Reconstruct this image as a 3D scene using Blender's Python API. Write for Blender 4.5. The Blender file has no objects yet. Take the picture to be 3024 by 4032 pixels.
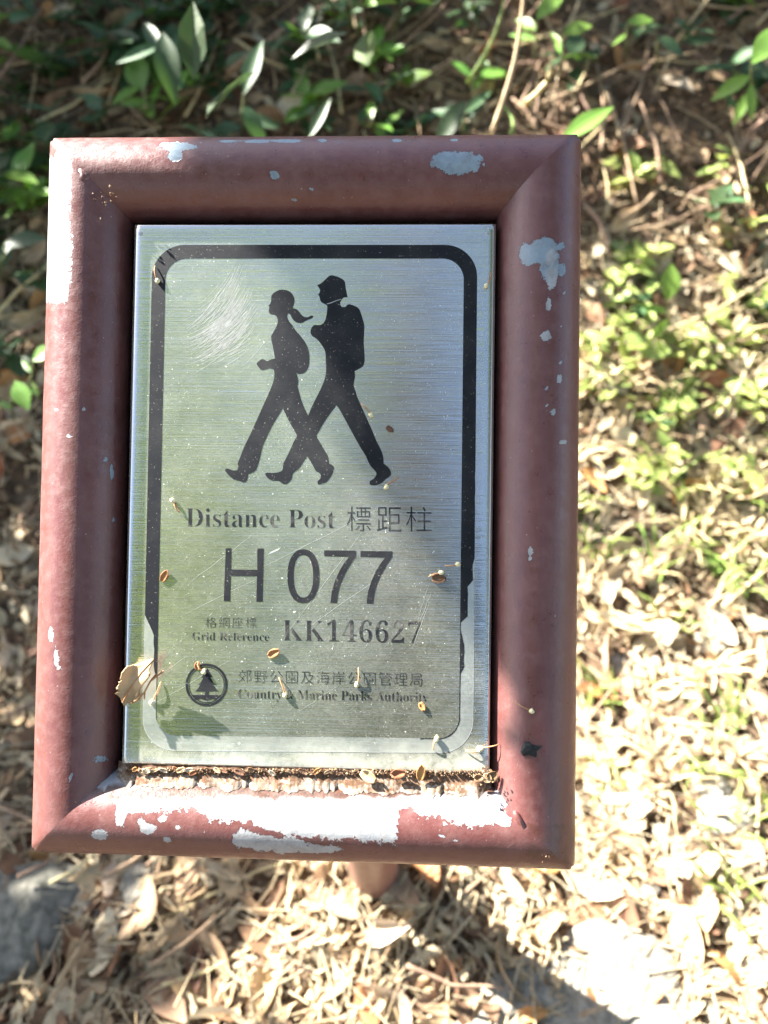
import bpy, math, random
import numpy as np
from mathutils import Vector, Matrix, noise
from mathutils.geometry import tessellate_polygon
random.seed(7); np.random.seed(7)
sc = bpy.context.scene
col = sc.collection
rad = math.radians

# ------------------------------------------------------------------ sign frame of reference
# sign-local axes: x right, y up the face, z out of the face; tilted back 40 degrees on its post
ROOT = Matrix.Translation((0, 0, .787)) @ Matrix.Rotation(.02, 4, 'Y') @ Matrix.Rotation(rad(40), 4, 'X')

# ------------------------------------------------------------------ camera
F_PX, CX, CY = 3028.0, 1512.0, 2016.0
rv = Vector((-0.02538533, -0.04261892, -0.01462469))
RC = Matrix.Rotation(rv.length, 3, rv.normalized())          # sign-local -> camera axes
CL = Vector((0.06109435, -0.01962997, 0.425187))             # camera in sign-local metres
cam_m = (ROOT @ (Matrix.Translation(CL) @ RC.transposed().to_4x4()))
cd = bpy.data.cameras.new('camera'); cam = bpy.data.objects.new('camera', cd); col.objects.link(cam)
cam.matrix_world = cam_m
cd.sensor_fit = 'VERTICAL'; cd.sensor_height = 36; cd.lens = F_PX / 4032 * 36
cd.clip_start = .02; cd.clip_end = 500
cd.dof.use_dof = True; cd.dof.focus_distance = .425; cd.dof.aperture_fstop = 5.6
sc.camera = cam
CW = cam_m.translation.copy()
CAMR = cam_m.to_3x3()

# ------------------------------------------------------------------ sun and sky
S_LOC = Vector((-.68, .69, .205)).normalized()
SUN = (ROOT.to_3x3() @ S_LOC).normalized()                    # towards the sun
w = bpy.data.worlds.new('World'); sc.world = w; w.use_nodes = True
nt = w.node_tree; bg = nt.nodes['Background']
sky = nt.nodes.new('ShaderNodeTexSky'); sky.sky_type = 'NISHITA'; sky.sun_disc = False
sky.dust_density = 1.6; sky.ozone_density = .5; sky.sun_elevation = math.asin(SUN.z); sky.sun_rotation = math.atan2(SUN.x, SUN.y)
nt.links.new(sky.outputs[0], bg.inputs[0]); bg.inputs[1].default_value = .05
sd = bpy.data.lights.new('sun', 'SUN'); sd.energy = 5.0; sd.angle = rad(.53); sd.color = (1, .95, .87)
so = bpy.data.objects.new('sun', sd); col.objects.link(so)
so.rotation_euler = (-SUN).to_track_quat('-Z', 'Y').to_euler(); so.location = (-3, 2, 4)
sc.view_settings.view_transform = 'Standard'; sc.view_settings.look = 'None'
sc.view_settings.gamma = 1; sc.view_settings.use_curve_mapping = False
sc.view_settings.exposure = 3.2

# ------------------------------------------------------------------ helpers
def ray(px, py):
    return (CAMR @ Vector(((px - CX) / F_PX, -(py - CY) / F_PX, -1)))
def loc(px, py, z=.0122):
    """point of the sign (local metres) at height z over the frame's mid plane, seen at a pixel"""
    d = RC.transposed() @ Vector(((px - CX) / F_PX, -(py - CY) / F_PX, -1))
    return CL + d * ((z - CL.z) / d.z)
def pix_local(p):
    q = RC @ (p - CL)
    return CX + F_PX * q.x / -q.z, CY - F_PX * q.y / -q.z
def pix(p):
    q = CAMR.transposed() @ (p - CW)
    if q.z > -1e-3: return (-9999, -9999)
    return CX + F_PX * q.x / -q.z, CY - F_PX * q.y / -q.z
def tag(o, label=None, cat=None, group=None, kind=None):
    for k, v in (('label', label), ('category', cat), ('group', group), ('kind', kind)):
        if v: o[k] = v
    return o
def mesh(name, vs, fs, smooth=True):
    m = bpy.data.meshes.new(name); m.from_pydata([tuple(v) for v in vs], [], fs)
    if smooth: m.polygons.foreach_set('use_smooth', [True] * len(m.polygons))
    m.update(); return m
def obj(name, me, mat=None, parent=None):
    o = bpy.data.objects.new(name, me); col.objects.link(o)
    if mat is not None and not me.materials: me.materials.append(mat)
    o.parent = parent; return o
def empty(name, m):
    o = bpy.data.objects.new(name, None); col.objects.link(o); o.matrix_world = m
    o.empty_display_size = .05; return o
def N3(p, s=1.0): return noise.noise(Vector(p) * s)

def tube_data(pts, radii, seg=7, vs=None, fs=None, cap=True):
    vs = [] if vs is None else vs; fs = [] if fs is None else fs
    base = len(vs); n = len(pts)
    for i, p in enumerate(pts):
        p = Vector(p)
        t = (Vector(pts[min(i + 1, n - 1)]) - Vector(pts[max(i - 1, 0)])).normalized()
        a = t.cross(Vector((.21, .34, .92)) if abs(t.z) < .9 else Vector((1, 0, 0))).normalized(); b = t.cross(a)
        r = radii[i] if hasattr(radii, '__len__') else radii
        for k in range(seg):
            c = 2 * math.pi * k / seg
            vs.append(p + a * (r * math.cos(c)) + b * (r * math.sin(c)))
    for i in range(n - 1):
        for k in range(seg):
            k2 = (k + 1) % seg
            fs.append((base + i * seg + k, base + i * seg + k2, base + (i + 1) * seg + k2, base + (i + 1) * seg + k))
    if cap:
        fs.append(tuple(base + k for k in range(seg))[::-1]); fs.append(tuple(base + (n - 1) * seg + k for k in range(seg)))
    return vs, fs

class NT:
    """short-hand for building node materials"""
    def __init__(s, name):
        s.m = bpy.data.materials.new(name); s.m.use_nodes = True; s.t = s.m.node_tree
        s.p = s.t.nodes['Principled BSDF']; s.out = s.t.nodes['Material Output']
        s.p.inputs['Specular IOR Level'].default_value = .4
    def n(s, typ, **kw):
        x = s.t.nodes.new('ShaderNode' + typ)
        for k, v in kw.items(): setattr(x, k, v)
        return x
    def l(s, a, b): s.t.links.new(a, b)
    def setp(s, **kw):
        for k, v in kw.items():
            k = k.replace('_', ' ')
            i = [q for q in s.p.inputs if q.name.lower() == k.lower()][0]
            if hasattr(v, 'is_output'): s.l(v, i)
            else: i.default_value = v if not (isinstance(v, tuple) and len(v) == 3) else (*v, 1)
    def inp(s, sock, v):
        if hasattr(v, 'is_output'): s.l(v, sock)
        else: sock.default_value = v if not (isinstance(v, tuple) and len(v) == 3 and sock.type == 'RGBA') else (*v, 1)
    def math(s, op, a, b=None, c=None, clamp=False):
        x = s.n('Math', operation=op, use_clamp=clamp)
        for i, v in enumerate((a, b, c)):
            if v is not None: s.inp(x.inputs[i], v)
        return x.outputs[0]
    def mix(s, f, a, b):
        x = s.n('Mix', data_type='RGBA')
        s.inp(x.inputs[0], f); s.inp(x.inputs[6], a); s.inp(x.inputs[7], b); return x.outputs[2]
    def coord(s, which='Object'): return s.n('TexCoord').outputs[which]
    def mapping(s, vec, scale): 
        x = s.n('Mapping'); s.l(vec, x.inputs[0]); x.inputs['Scale'].default_value = scale; return x.outputs[0]
    def noise(s, vec, scale, detail=4, rough=.55, col=False):
        x = s.n('TexNoise'); s.l(vec, x.inputs['Vector']); x.inputs['Scale'].default_value = scale
        x.inputs['Detail'].default_value = detail; x.inputs['Roughness'].default_value = rough
        return x.outputs['Color' if col else 'Fac']
    def ramp(s, f, lo, hi):
        x = s.n('MapRange'); s.l(f, x.inputs[0]); x.inputs[1].default_value = lo; x.inputs[2].default_value = hi
        return x.outputs[0]
    def bump(s, h, strength=.3, dist=.001, normal=None):
        x = s.n('Bump'); s.l(h, x.inputs['Height']); x.inputs['Strength'].default_value = strength
        x.inputs['Distance'].default_value = dist
        if normal is not None: s.l(normal, x.inputs['Normal'])
        return x.outputs[0]
    def attr(s, name): return s.n('Attribute', attribute_name=name).outputs['Fac']
    def rand(s): return s.n('ObjectInfo').outputs['Random']

# ------------------------------------------------------------------ materials
def mat_paint():
    b = NT('maroon_paint'); c = b.coord()
    fine = b.noise(c, 900, 3, .6); mid = b.noise(c, 160, 5, .65); big = b.noise(c, 25, 3)
    peel_glare = b.attr('peel_glare'); kind = b.attr('kind'); rust = b.attr('rust')
    pm = b.math('ADD', peel_glare, b.math('MULTIPLY', b.math('SUBTRACT', b.noise(c, 300, 8, .66), .5), 2.5))
    pm = b.math('ADD', pm, b.math('MULTIPLY', b.math('SUBTRACT', b.noise(c, 1000, 4, .7), .5), 1.0))
    praw = pm; pm = b.ramp(pm, -.02, .03)
    speck = b.ramp(b.noise(c, 620, 2, .5), .745, .765)
    base = b.mix(b.ramp(big, .35, .7), (.096, .033, .030), (.124, .046, .042))
    base = b.mix(b.math('MULTIPLY', b.ramp(mid, .45, .75), .35), base, (.18, .09, .085))
    base = b.mix(b.math('MULTIPLY', speck, .55), base, (.4, .36, .34))
    prim = b.mix(b.ramp(mid, .35, .7), (.14, .19, .235), (.2, .26, .3))
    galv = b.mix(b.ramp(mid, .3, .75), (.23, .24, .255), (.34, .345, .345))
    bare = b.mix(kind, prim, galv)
    rim = b.math('MULTIPLY', b.ramp(praw, -.35, -.02), .55)
    bare = b.mix(b.math('MULTIPLY', b.ramp(b.noise(c, 210, 7, .75), .5, .72), .5), bare, (.13, .085, .055))
    grime = b.noise(b.mapping(c, (60, 16, 60)), 1.0, 6, .7)
    base = b.mix(b.math('MULTIPLY', b.ramp(grime, .48, .8), .25), base, (.2, .12, .105))
    base = b.mix(b.math('MULTIPLY', b.ramp(b.noise(c, 75, 7, .72), .55, .8), .28), base, (.055, .022, .02))
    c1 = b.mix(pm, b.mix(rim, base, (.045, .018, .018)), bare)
    rn = b.math('ADD', rust, b.math('MULTIPLY', b.math('SUBTRACT', b.noise(c, 140, 6, .7), .5), 1.6))
    rm = b.math('MULTIPLY', b.ramp(rn, .1, .75), .97)
    rcol = b.mix(b.ramp(b.noise(c, 420, 4, .7), .4, .62), (.062, .022, .008), (.028, .011, .006))
    c2 = b.mix(rm, c1, rcol)
    h = b.math('ADD', b.math('MULTIPLY', fine, .5), b.math('MULTIPLY', pm, -1.2))
    h = b.math('ADD', h, mid)
    b.setp(base_color=c2, roughness=b.math('ADD', b.ramp(mid, .2, 1.6), .17), normal=b.bump(h, .38, .0006)); b.p.inputs['Specular IOR Level'].default_value = .6
    return b.m
def mat_post():
    b = NT('post_paint'); c = b.coord(); n = b.noise(c, 120, 5)
    b.setp(base_color=b.mix(b.ramp(n, .3, .7), (.16, .07, .05), (.24, .13, .1)), roughness=.45, normal=b.bump(n, .4, .001)); return b.m
def mat_steel(name, dust_amt, tint=(.6, .61, .6), rough=.27):
    b = NT(name); c = b.coord()
    br = b.noise(b.mapping(c, (6, 3000, 30)), 1.0, .3, .5)
    br2 = b.noise(b.mapping(c, (5, 500, 30)), 1.0, 3, .6)
    blot = b.noise(c, 34, 6, .68); grain = b.noise(c, 950, 3, .7); sp = b.ramp(b.noise(c, 1300, 2, .5), .70, .74)
    sp2 = b.ramp(b.noise(c, 620, 2, .4), .76, .78)
    mt = b.mix(br2, tuple(x * .86 for x in tint), tint)
    tg = b.n('Tangent', direction_type='UV_MAP', uv_map='UVMap')
    b.setp(base_color=mt, metallic=1.0, roughness=b.math('ADD', b.math('MULTIPLY', blot, .06), rough - .03),
           anisotropic=0.0, normal=b.bump(br, .21, .0004))
    b.l(tg.outputs[0], b.p.inputs['Tangent'])
    dirt = b.attr('dirt')
    df = b.math('MULTIPLY', b.math('ADD', b.ramp(blot, .25, .7), .55), dust_amt)
    df = b.math('MULTIPLY', df, b.math('ADD', b.math('MULTIPLY', b.ramp(grain, .3, .7), .6), .5))
    df = b.math('ADD', df, b.math('MULTIPLY', sp, .35)); df = b.math('ADD', df, b.math('MULTIPLY', sp2, .6))
    dn = b.math('MULTIPLY', dirt, b.ramp(b.noise(c, 120, 7, .7), .25, .8))
    df = b.math('ADD', df, dn, clamp=True)
    d = b.n('BsdfDiffuse'); b.inp(d.inputs[0], b.mix(dn, (.74, .77, .66), (.42, .36, .27)))
    mx = b.n('MixShader'); b.l(df, mx.inputs[0]); b.l(b.p.outputs[0], mx.inputs[1]); b.l(d.outputs[0], mx.inputs[2])
    b.l(mx.outputs[0], b.out.inputs[0]); return b.m
def mat_ink(name='black_ink', worn=0.0):
    b = NT(name); c = b.coord()
    sp = b.ramp(b.noise(c, 1100, 2, .5), .70, .73); sp2 = b.ramp(b.noise(c, 420, 5, .75), .66, .7)
    blot = b.ramp(b.noise(c, 40, 5, .65), .45, .75); gr = b.noise(c, 900, 3, .7)
    f = b.math('ADD', b.math('MULTIPLY', sp, .5), b.math('MULTIPLY', sp2, .35))
    f = b.math('ADD', f, b.math('MULTIPLY', b.math('MULTIPLY', blot, gr), .07), clamp=True)
    if worn: f = b.math('ADD', f, b.math('MULTIPLY', b.ramp(b.noise(c, 95, 6, .7), .5, .68), worn), clamp=True)
    b.setp(base_color=b.mix(f, (.008, .009, .012), (.45, .43, .38)), roughness=.5, normal=b.bump(gr, .2, .0003)); b.p.inputs['Specular IOR Level'].default_value = .2; return b.m
def mat_simple(name, ca, cb, scale=60, rough=.6, bump=.4, bd=.001, var=0.0, spec=.3, trans=0.0, tcol=None):
    """two-tone noise material; var: per-object brightness spread; trans: share of light let through (leaves)"""
    b = NT(name); c = b.coord(); n = b.noise(c, scale, 5, .6)
    k = b.mix(b.ramp(n, .32, .68), ca, cb)
    if var:
        hs = b.n('HueSaturation'); b.l(k, hs.inputs['Color'])
        b.l(b.math('ADD', b.math('MULTIPLY', b.rand(), 2 * var), 1 - var), hs.inputs['Value'])
        b.l(b.math('ADD', b.math('MULTIPLY', b.rand(), .03), .485), hs.inputs['Hue']); k = hs.outputs[0]
    b.setp(base_color=k, roughness=rough, normal=b.bump(n, bump, bd)); b.p.inputs['Specular IOR Level'].default_value = spec
    if trans:
        t = b.n('BsdfTranslucent'); b.inp(t.inputs[0], tcol or k)
        if not tcol: b.l(k, t.inputs[0])
        mx = b.n('MixShader'); mx.inputs[0].default_value = trans
        b.l(b.p.outputs[0], mx.inputs[1]); b.l(t.outputs[0], mx.inputs[2]); b.l(mx.outputs[0], b.out.inputs[0])
    return b.m
def mat_attr(name, cols, rough=.75, trans=0.0):
    """colour picked per face from a random attribute 'tone' along a list of colours"""
    b = NT(name); r = b.n('ValToRGB'); b.l(b.attr('tone'), r.inputs[0]); cr = r.color_ramp
    for i, k in enumerate(cols):
        e = cr.elements[i] if i < 2 else cr.elements.new(i / (len(cols) - 1))
        e.position = i / (len(cols) - 1); e.color = (*k, 1)
    c = b.coord(); n = b.noise(c, 150, 4, .6)
    k = b.mix(b.math('MULTIPLY', b.ramp(n, .4, .75), .3), r.outputs[0], (.09, .05, .03))
    b.setp(base_color=k, roughness=rough, normal=b.bump(n, .4, .0015))
    if trans:
        t = b.n('BsdfTranslucent'); b.l(k, t.inputs[0]); mx = b.n('MixShader'); mx.inputs[0].default_value = trans
        b.l(b.p.outputs[0], mx.inputs[1]); b.l(t.outputs[0], mx.inputs[2]); b.l(mx.outputs[0], b.out.inputs[0])
    return b.m

M = {}
M['paint'] = mat_paint(); M['post'] = mat_post(); M['steel'] = mat_steel('brushed_steel', .1, (.62, .6, .565), rough=.075)
M['etch'] = mat_steel('etched_steel', .14, (.66, .65, .62), .3); M['ink'] = mat_ink(); M['ink_worn'] = mat_ink('worn_ink', .2)
M['dark'] = mat_simple('dark_backing', (.03, .018, .015), (.05, .03, .025), 40)
M['scratch'] = mat_simple('scratched_steel', (.24, .25, .24), (.36, .37, .36), 300, .35, .2, .0003, spec=.8)
M['rivet'] = mat_simple('rivet_grey', (.3, .31, .31), (.4, .41, .41), 400, .35, .2, .0003, spec=.8)
M['soil'] = mat_simple('soil', (.055, .036, .022), (.17, .115, .07), 26, .95, 1.0, .01)
M['rock'] = mat_simple('grey_rock', (.22, .2, .17), (.42, .39, .33), 45, .9, .9, .004, .25)
M['slab'] = mat_simple('pale_concrete', (.13, .12, .1), (.34, .31, .25), 90, .95, 1, .006)
M['moss_rock'] = mat_simple('mossy_rock', (.055, .058, .048), (.2, .19, .16), 60, .95, 1.0, .006)
M['bark'] = mat_simple('bark', (.07, .05, .035), (.17, .13, .095), 14, .95, 1, .01)
M['twig'] = mat_simple('twig_bark', (.16, .10, .065), (.32, .22, .15), 90, .85, .6, .001, .35)
M['straw'] = mat_simple('straw', (.42, .33, .17), (.58, .47, .28), 70, .7, .3, .001, .3, trans=.15)
for nm, a, c in (('tan', (.32, .215, .12), (.48, .34, .21)), ('brown', (.12, .065, .035), (.23, .13, .075)),
                 ('pale', (.52, .42, .29), (.64, .54, .4)), ('rust', (.3, .13, .055), (.43, .21, .09))):
    M[nm] = mat_simple('dry_leaf_' + nm, a, c, 55, .7, .6, .002, .25, trans=.18)
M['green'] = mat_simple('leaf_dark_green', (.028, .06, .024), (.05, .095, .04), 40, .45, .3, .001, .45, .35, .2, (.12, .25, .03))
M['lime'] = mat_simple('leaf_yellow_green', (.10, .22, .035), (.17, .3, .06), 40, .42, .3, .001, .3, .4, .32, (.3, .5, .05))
M['yellow_leaf'] = mat_simple('leaf_pale_lime', (.2, .27, .065), (.34, .39, .13), 40, .5, .3, .001, .3, .3, .3, (.45, .55, .1))  # paler, yellower lime for the seedlings right of the frame
M['stem'] = mat_simple('green_stem', (.09, .13, .05), (.16, .17, .08), 60, .6, .2)
M['grass'] = mat_simple('grass_blade', (.15, .25, .05), (.33, .38, .11), 30, .5, .2, .001, .3, .35, .3)
M['crown'] = mat_attr('crown_leaf', [(.025, .055, .018), (.045, .09, .025), (.09, .15, .035)], .45, .35)
M['crown_light'] = mat_attr('crown_leaf_light', [(.10, .17, .03), (.17, .26, .045), (.24, .33, .08)], .45, .45)
M['dark_bark'] = mat_simple('dark_bark', (.012, .01, .007), (.035, .03, .02), 14, .95, 1, .01)
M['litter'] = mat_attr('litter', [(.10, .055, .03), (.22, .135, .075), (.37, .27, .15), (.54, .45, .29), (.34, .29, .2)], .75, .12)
M['crumb'] = mat_attr('crumb', [(.03, .016, .01), (.10, .05, .026), (.2, .125, .07), (.34, .27, .17)], .8)
M['silt'] = mat_attr('silt', [(.03, .018, .012), (.09, .05, .028), (.12, .06, .03), (.2, .15, .11), (.3, .27, .23)], .9)
M['seed'] = mat_simple('cream_seed', (.6, .55, .3), (.72, .68, .45), 300, .6)
M['stalk'] = mat_simple('brown_stalk', (.3, .15, .07), (.42, .25, .12), 300, .6)
M['black'] = mat_simple('black_lichen', (.008, .009, .01), (.03, .035, .035), 300, .95, 1, .001)

# ================================================================== GROUND
ptx, pty = (ROOT @ Vector((0, 0, -.026))).xy
def ground_z(x, y):
    b = .30 + .08 * max(-1, min(1, x / .5)) + .05 * math.sin(3 * x + 1)
    u = y - b
    up = 0 if u < 0 else (u * u / .24 if u < .12 else u - .06)
    up *= .62
    top = 2.2
    if up > 1.6: up = 1.6 + (top - 1.6) * (1 - math.exp(-(up - 1.6) / (top - 1.6)))
    r = math.hypot(x, y)
    k = 1 if r < 6 else max(.2, 1 - (r - 6) / 20)
    up += .058 * math.exp(-((x - ptx) ** 2 + (y - pty + .02) ** 2) / .009)
    return up + k * (.020 * N3((x, y, 0), 5) + .010 * N3((x, y, 3), 14) + .006 * N3((x, y, 7), 33)) + (0 if r < 3 else .12 * N3((x, y, 2), .4))
def axis(lo, hi, step, far):
    a = list(np.arange(lo, hi + 1e-6, step)); d = step; p = a[-1]; q = a[0]; A = []; B = []
    while p < far: d *= 1.22; p += d; A.append(p)
    d = step
    while q > -far: d *= 1.22; q -= d; B.append(q)
    return B[::-1] + a + A
gx = axis(-1.5, 1.5, .022, 160); gy = axis(-.9, 2.4, .022, 160)
vs = [(x, y, ground_z(x, y)) for y in gy for x in gx]; nx = len(gx)
fs = [(j * nx + i, j * nx + i + 1, (j + 1) * nx + i + 1, (j + 1) * nx + i) for j in range(len(gy) - 1) for i in range(nx - 1)]
ground = tag(obj('ground', mesh('ground', vs, fs), M['soil']), 'bare brown soil rising into a bank behind the sign', 'ground', kind='structure')

def ground_hit(px, py):
    """where the line of sight through a pixel meets the soil"""
    d = ray(px, py); t0 = .3; t = .3
    while t < 12:
        p = CW + d * t
        if p.z < ground_z(p.x, p.y):
            for _ in range(10):
                m = (t0 + t) / 2; p = CW + d * m
                if p.z < ground_z(p.x, p.y): t = m
                else: t0 = m
            return CW + d * t
        t0 = t; t += .04
    return CW + d * 3
def gnormal(x, y, e=.03):
    return Vector((ground_z(x - e, y) - ground_z(x + e, y), ground_z(x, y - e) - ground_z(x, y + e), 2 * e)).normalized()
def in_sign(px, py, m=0): return 150 - m < px < 2280 + m and 555 - m < py < 3400 + m

# ================================================================== THE SIGN
sign = empty('distance_post', ROOT)
tag(sign, 'maroon steel distance post with tubular frame around an engraved metal plate', 'sign')
FW, FH, R = .297, .3984, .0226
XC, YC = FW / 2 - R, FH / 2 - R

# peeled spots, in picture pixels: x, y, rx, ry, kind (0 blue-grey primer, 1 bare zinc)
PEEL = [(1800, 640, 92, 42, 0), (1740, 622, 34, 22, 0), (700, 576, 70, 15, 0), (690, 612, 26, 22, 0), (1080, 690, 18, 16, 0),
        (1160, 722, 8, 6, 0), (1225, 742, 9, 6, 0), (1160, 790, 12, 5, 0),
        (900, 556, 40, 5, 0), (1010, 556, 60, 6, 0), (1130, 555, 70, 6, 0), (1270, 553, 20, 6, 0), (1560, 552, 22, 5, 0), (1790, 551, 16, 5, 0),
        (2085, 1000, 42, 44, 0), (2150, 985, 48, 46, 0), (2165, 1050, 34, 55, 0), (2170, 1010, 26, 40, 1), (2172, 1085, 24, 48, 1), (2205, 965, 22, 10, 0),
        (2215, 1060, 12, 26, 0), (2163, 1182, 11, 10, 1), (2160, 1208, 12, 15, 1), (2222, 1157, 8, 6, 1), (2147, 1322, 21, 19, 1), (2213, 1290, 6, 6, 1), (2209, 1365, 5, 5, 1),
        (2207, 1432, 6, 8, 1), (2203, 1492, 10, 16, 1), (2155, 1528, 6, 9, 1), (2157, 1594, 6, 6, 1), (2178, 1622, 14, 13, 1), (2217, 1741, 16, 10, 1),
        (2090, 2172, 11, 19, 1), (2085, 2205, 6, 5, 1), (2190, 2425, 5, 11, 1), (2140, 2725, 6, 6, 1), (2093, 2765, 5, 5, 1),
        (222, 1612, 8, 7, 1), (333, 1610, 10, 8, 1), (272, 1718, 10, 8, 1), (250, 2052, 6, 6, 1), (415, 1810, 12, 8, 0), (440, 1860, 9, 30, 0), (447, 2045, 7, 8, 0),
        (200, 2500, 9, 34, 1), (222, 2585, 9, 40, 1), (235, 2630, 8, 12, 1), (230, 2830, 5, 5, 1), (277, 3060, 8, 14, 1), (395, 2988, 30, 12, 0),
        (392, 3285, 30, 20, 1), (585, 3262, 30, 20, 1), (555, 3235, 16, 14, 1), (640, 3225, 16, 14, 1), (700, 3258, 10, 12, 1), (660, 3310, 12, 8, 1), (655, 3300, 12, 8, 1), (800, 3275, 6, 8, 1),
        (475, 3215, 18, 42, 1), (960, 3305, 42, 34, 1), (1040, 3320, 60, 30, 1), (1130, 3330, 80, 28, 1), (1250, 3345, 90, 14, 1),
        (1960, 3215, 26, 28, 1), (1990, 3235, 24, 22, 1), (1795, 3305, 16, 6, 1), (1740, 3290, 10, 8, 1), (1660, 3265, 7, 7, 1), (1625, 3250, 6, 7, 1), (1750, 3250, 8, 8, 1)]
ZB = [(330, 3080), (430, 3130), (470, 3190), (540, 3195), (640, 3190), (760, 3180), (830, 3230), (900, 3235), (990, 3240), (1040, 3262), (1150, 3290), (1290, 3300), (1450, 3310),
      (1562, 3330), (1566, 3195), (1610, 3165), (1660, 3220), (1730, 3210), (1800, 3250), (1880, 3252), (1950, 3235), (1975, 3190), (2010, 3160), (2060, 3080)]
def interp(tab, x):
    if x <= tab[0][0]: return tab[0][1] - 60
    for (a, b), (c, d) in zip(tab, tab[1:]):
        if x <= c: return b + (d - b) * (x - a) / (c - a)
    return tab[-1][1] - 60
def wear_glare(p, side):
    """paint loss and painted glare on the frame: signed field, which coat shows, rust"""
    if p.z < -.004: return -1.2, 0, 0
    x, y = pix_local(p); f, k, ru = -1.2, 0.0, -1.0
    if side == 'B' and p.y < -YC + R + .004 and abs(p.x) < XC + .01:
        g = (interp(ZB, x) - y) / 42
        if y < 3060 and p.y < -YC + R: g = max(g, .5)
        if x < 340 or x > 2050: g = -1
        g = max(-1.2, min(1.1, g))
        if g > f: f, k = g, 1.0
        ru = 1.2 - abs(y - 3112 + .012 * (x - 1200)) / (44 + 22 * N3((x * .006, 0, 5)))
        if x < 420 or x > 1950: ru -= .6
    if side in 'BR' and x > 2060 and y > 3240: ru = max(ru, .3)
    if p.x < -XC and y < 1210:  # upper left strip: sun glare painted as bare zinc, with some peeling
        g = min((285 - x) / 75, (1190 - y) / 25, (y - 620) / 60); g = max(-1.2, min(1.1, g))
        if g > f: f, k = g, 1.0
    for cx, cy, rx, ry, kk in PEEL:
        if abs(x - cx) < 2.4 * rx + 10 and abs(y - cy) < 2.4 * ry + 10:
            g = (1 - math.hypot((x - cx) / rx, (y - cy) / ry)) * 1.6
            if g > f or (kk and g > .3): f, k = max(f, min(1.0, g + .1)), float(kk)
    return f, k, max(-1.0, ru)
def rail(side):
    """one mitred tube of the frame; u runs outwards from the frame's centre"""
    horiz = side in 'TB'; sg = 1 if side in 'TR' else -1
    ac, al = (YC, XC) if horiz else (XC, YC)
    nl = 150 if horiz else 196; ns = 72; vs = []
    for i in range(nl + 1):
        s = -1 + 2 * i / nl
        for k in range(ns):
            a = 2 * math.pi * k / ns
            r = R * (1 + .012 * math.cos(4 * a))
            u, z = r * math.cos(a), r * math.sin(a)
            L = al + u; q = s * L; dn = .00022 * N3((q * 3, a, ord(side)), 12)
            o = ac + u + dn
            # the mitred corners are welded round: pull the outer tip in a little
            e = max(0, abs(s) - .985) / .015
            o -= .0016 * e * e * max(0, math.cos(a)); q -= math.copysign(.0016 * e * e * max(0, math.cos(a)), s)
            vs.append((q, sg * o, z) if horiz else (sg * o, q, z))
    fs = []
    for i in range(nl):
        for k in range(ns):
            k2 = (k + 1) % ns; f = (i * ns + k, i * ns + k2, (i + 1) * ns + k2, (i + 1) * ns + k)
            fs.append(f if (horiz == (sg > 0)) else f[::-1])
    me = mesh('frame_rail', vs, fs)
    W = [wear_glare(Vector(v), side) for v in vs]
    for i, nm in enumerate(('peel_glare', 'kind', 'rust')):
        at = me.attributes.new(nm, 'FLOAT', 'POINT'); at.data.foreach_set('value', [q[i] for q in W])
    return obj('frame_rail', me, M['paint'], sign)
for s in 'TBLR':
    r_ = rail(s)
    if s == 'B': r_['label'] = 'bottom rail with peeled paint showing bare zinc and rust'
# weld scars at the corners
def blob(name, p, r, mat, parent, flat=.5, seed=0, nseg=10, amp=.35, rot=0):
    vs, fs = [], []; nr = 6
    for i in range(nr + 1):
        th = math.pi * i / nr
        for k in range(nseg):
            a = 2 * math.pi * k / nseg
            d = Vector((math.sin(th) * math.cos(a), math.sin(th) * math.sin(a), math.cos(th)))
            q = 1 + amp * N3(d * 1.7 + Vector((seed * 3.1, seed, 0)))
            v = Vector((d.x * r[0], d.y * r[1], d.z * r[2])) * q
            c, s = math.cos(rot), math.sin(rot)
            vs.append(Vector((v.x * c - v.y * s, v.x * s + v.y * c, v.z)) + Vector(p))
    for i in range(nr):
        for k in range(nseg):
            k2 = (k + 1) % nseg; fs.append((i * nseg + k, (i + 1) * nseg + k, (i + 1) * nseg + k2, i * nseg + k2))
    me = mesh(name, vs, fs)
    if mat is M['paint']:
        for nm in ('peel_glare', 'rust'): me.attributes.new(nm, 'FLOAT', 'POINT').data.foreach_set('value', [-1.3] * len(vs))
    return obj(name, me, mat, parent)
blob('weld_scar', loc(330, 690, .0205), (.0045, .0055, .0022), M['paint'], sign, seed=3, amp=.5)
blob('weld_scar', loc(2050, 3240, .0205), (.0022, .0075, .0022), M['paint'], sign, seed=5, rot=.5)
for dx, dy, r in ((0, 0, .0011), (7, -12, .0009), (-8, 14, .0008), (3, 16, .0006)):
    blob('weld_pit', loc(2095 + dx, 685 + dy, .0196), (r, r * 1.2, .0012), M['black'], sign, seed=dx)
blob('weld_pit', loc(292, 3218, .0195), (.0018, .0085, .0016), M['black'], sign, seed=9, rot=-.62)
# backing board and post
bx, by = XC + .004, YC + .004
vs = [(sx * bx, sy * by, z) for z in (-.016, -.019) for sx, sy in ((-1, -1), (1, -1), (1, 1), (-1, 1))]
obj('backing_board', mesh('backing_board', vs, [(0, 1, 2, 3), (7, 6, 5, 4), (0, 4, 5, 1), (1, 5, 6, 2), (2, 6, 7, 3), (3, 7, 4, 0)], False), M['dark'], sign)
inv = ROOT.inverted()
ptop = ROOT @ Vector((0, 0, -.026)); pz = ptop.z
post_pts = [(ptop.x, ptop.y, z) for z in np.linspace(-.12, pz, 14)]
vs, fs = tube_data(post_pts, .0302, 40)
vs = [inv @ Vector(v) for v in vs]
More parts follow.
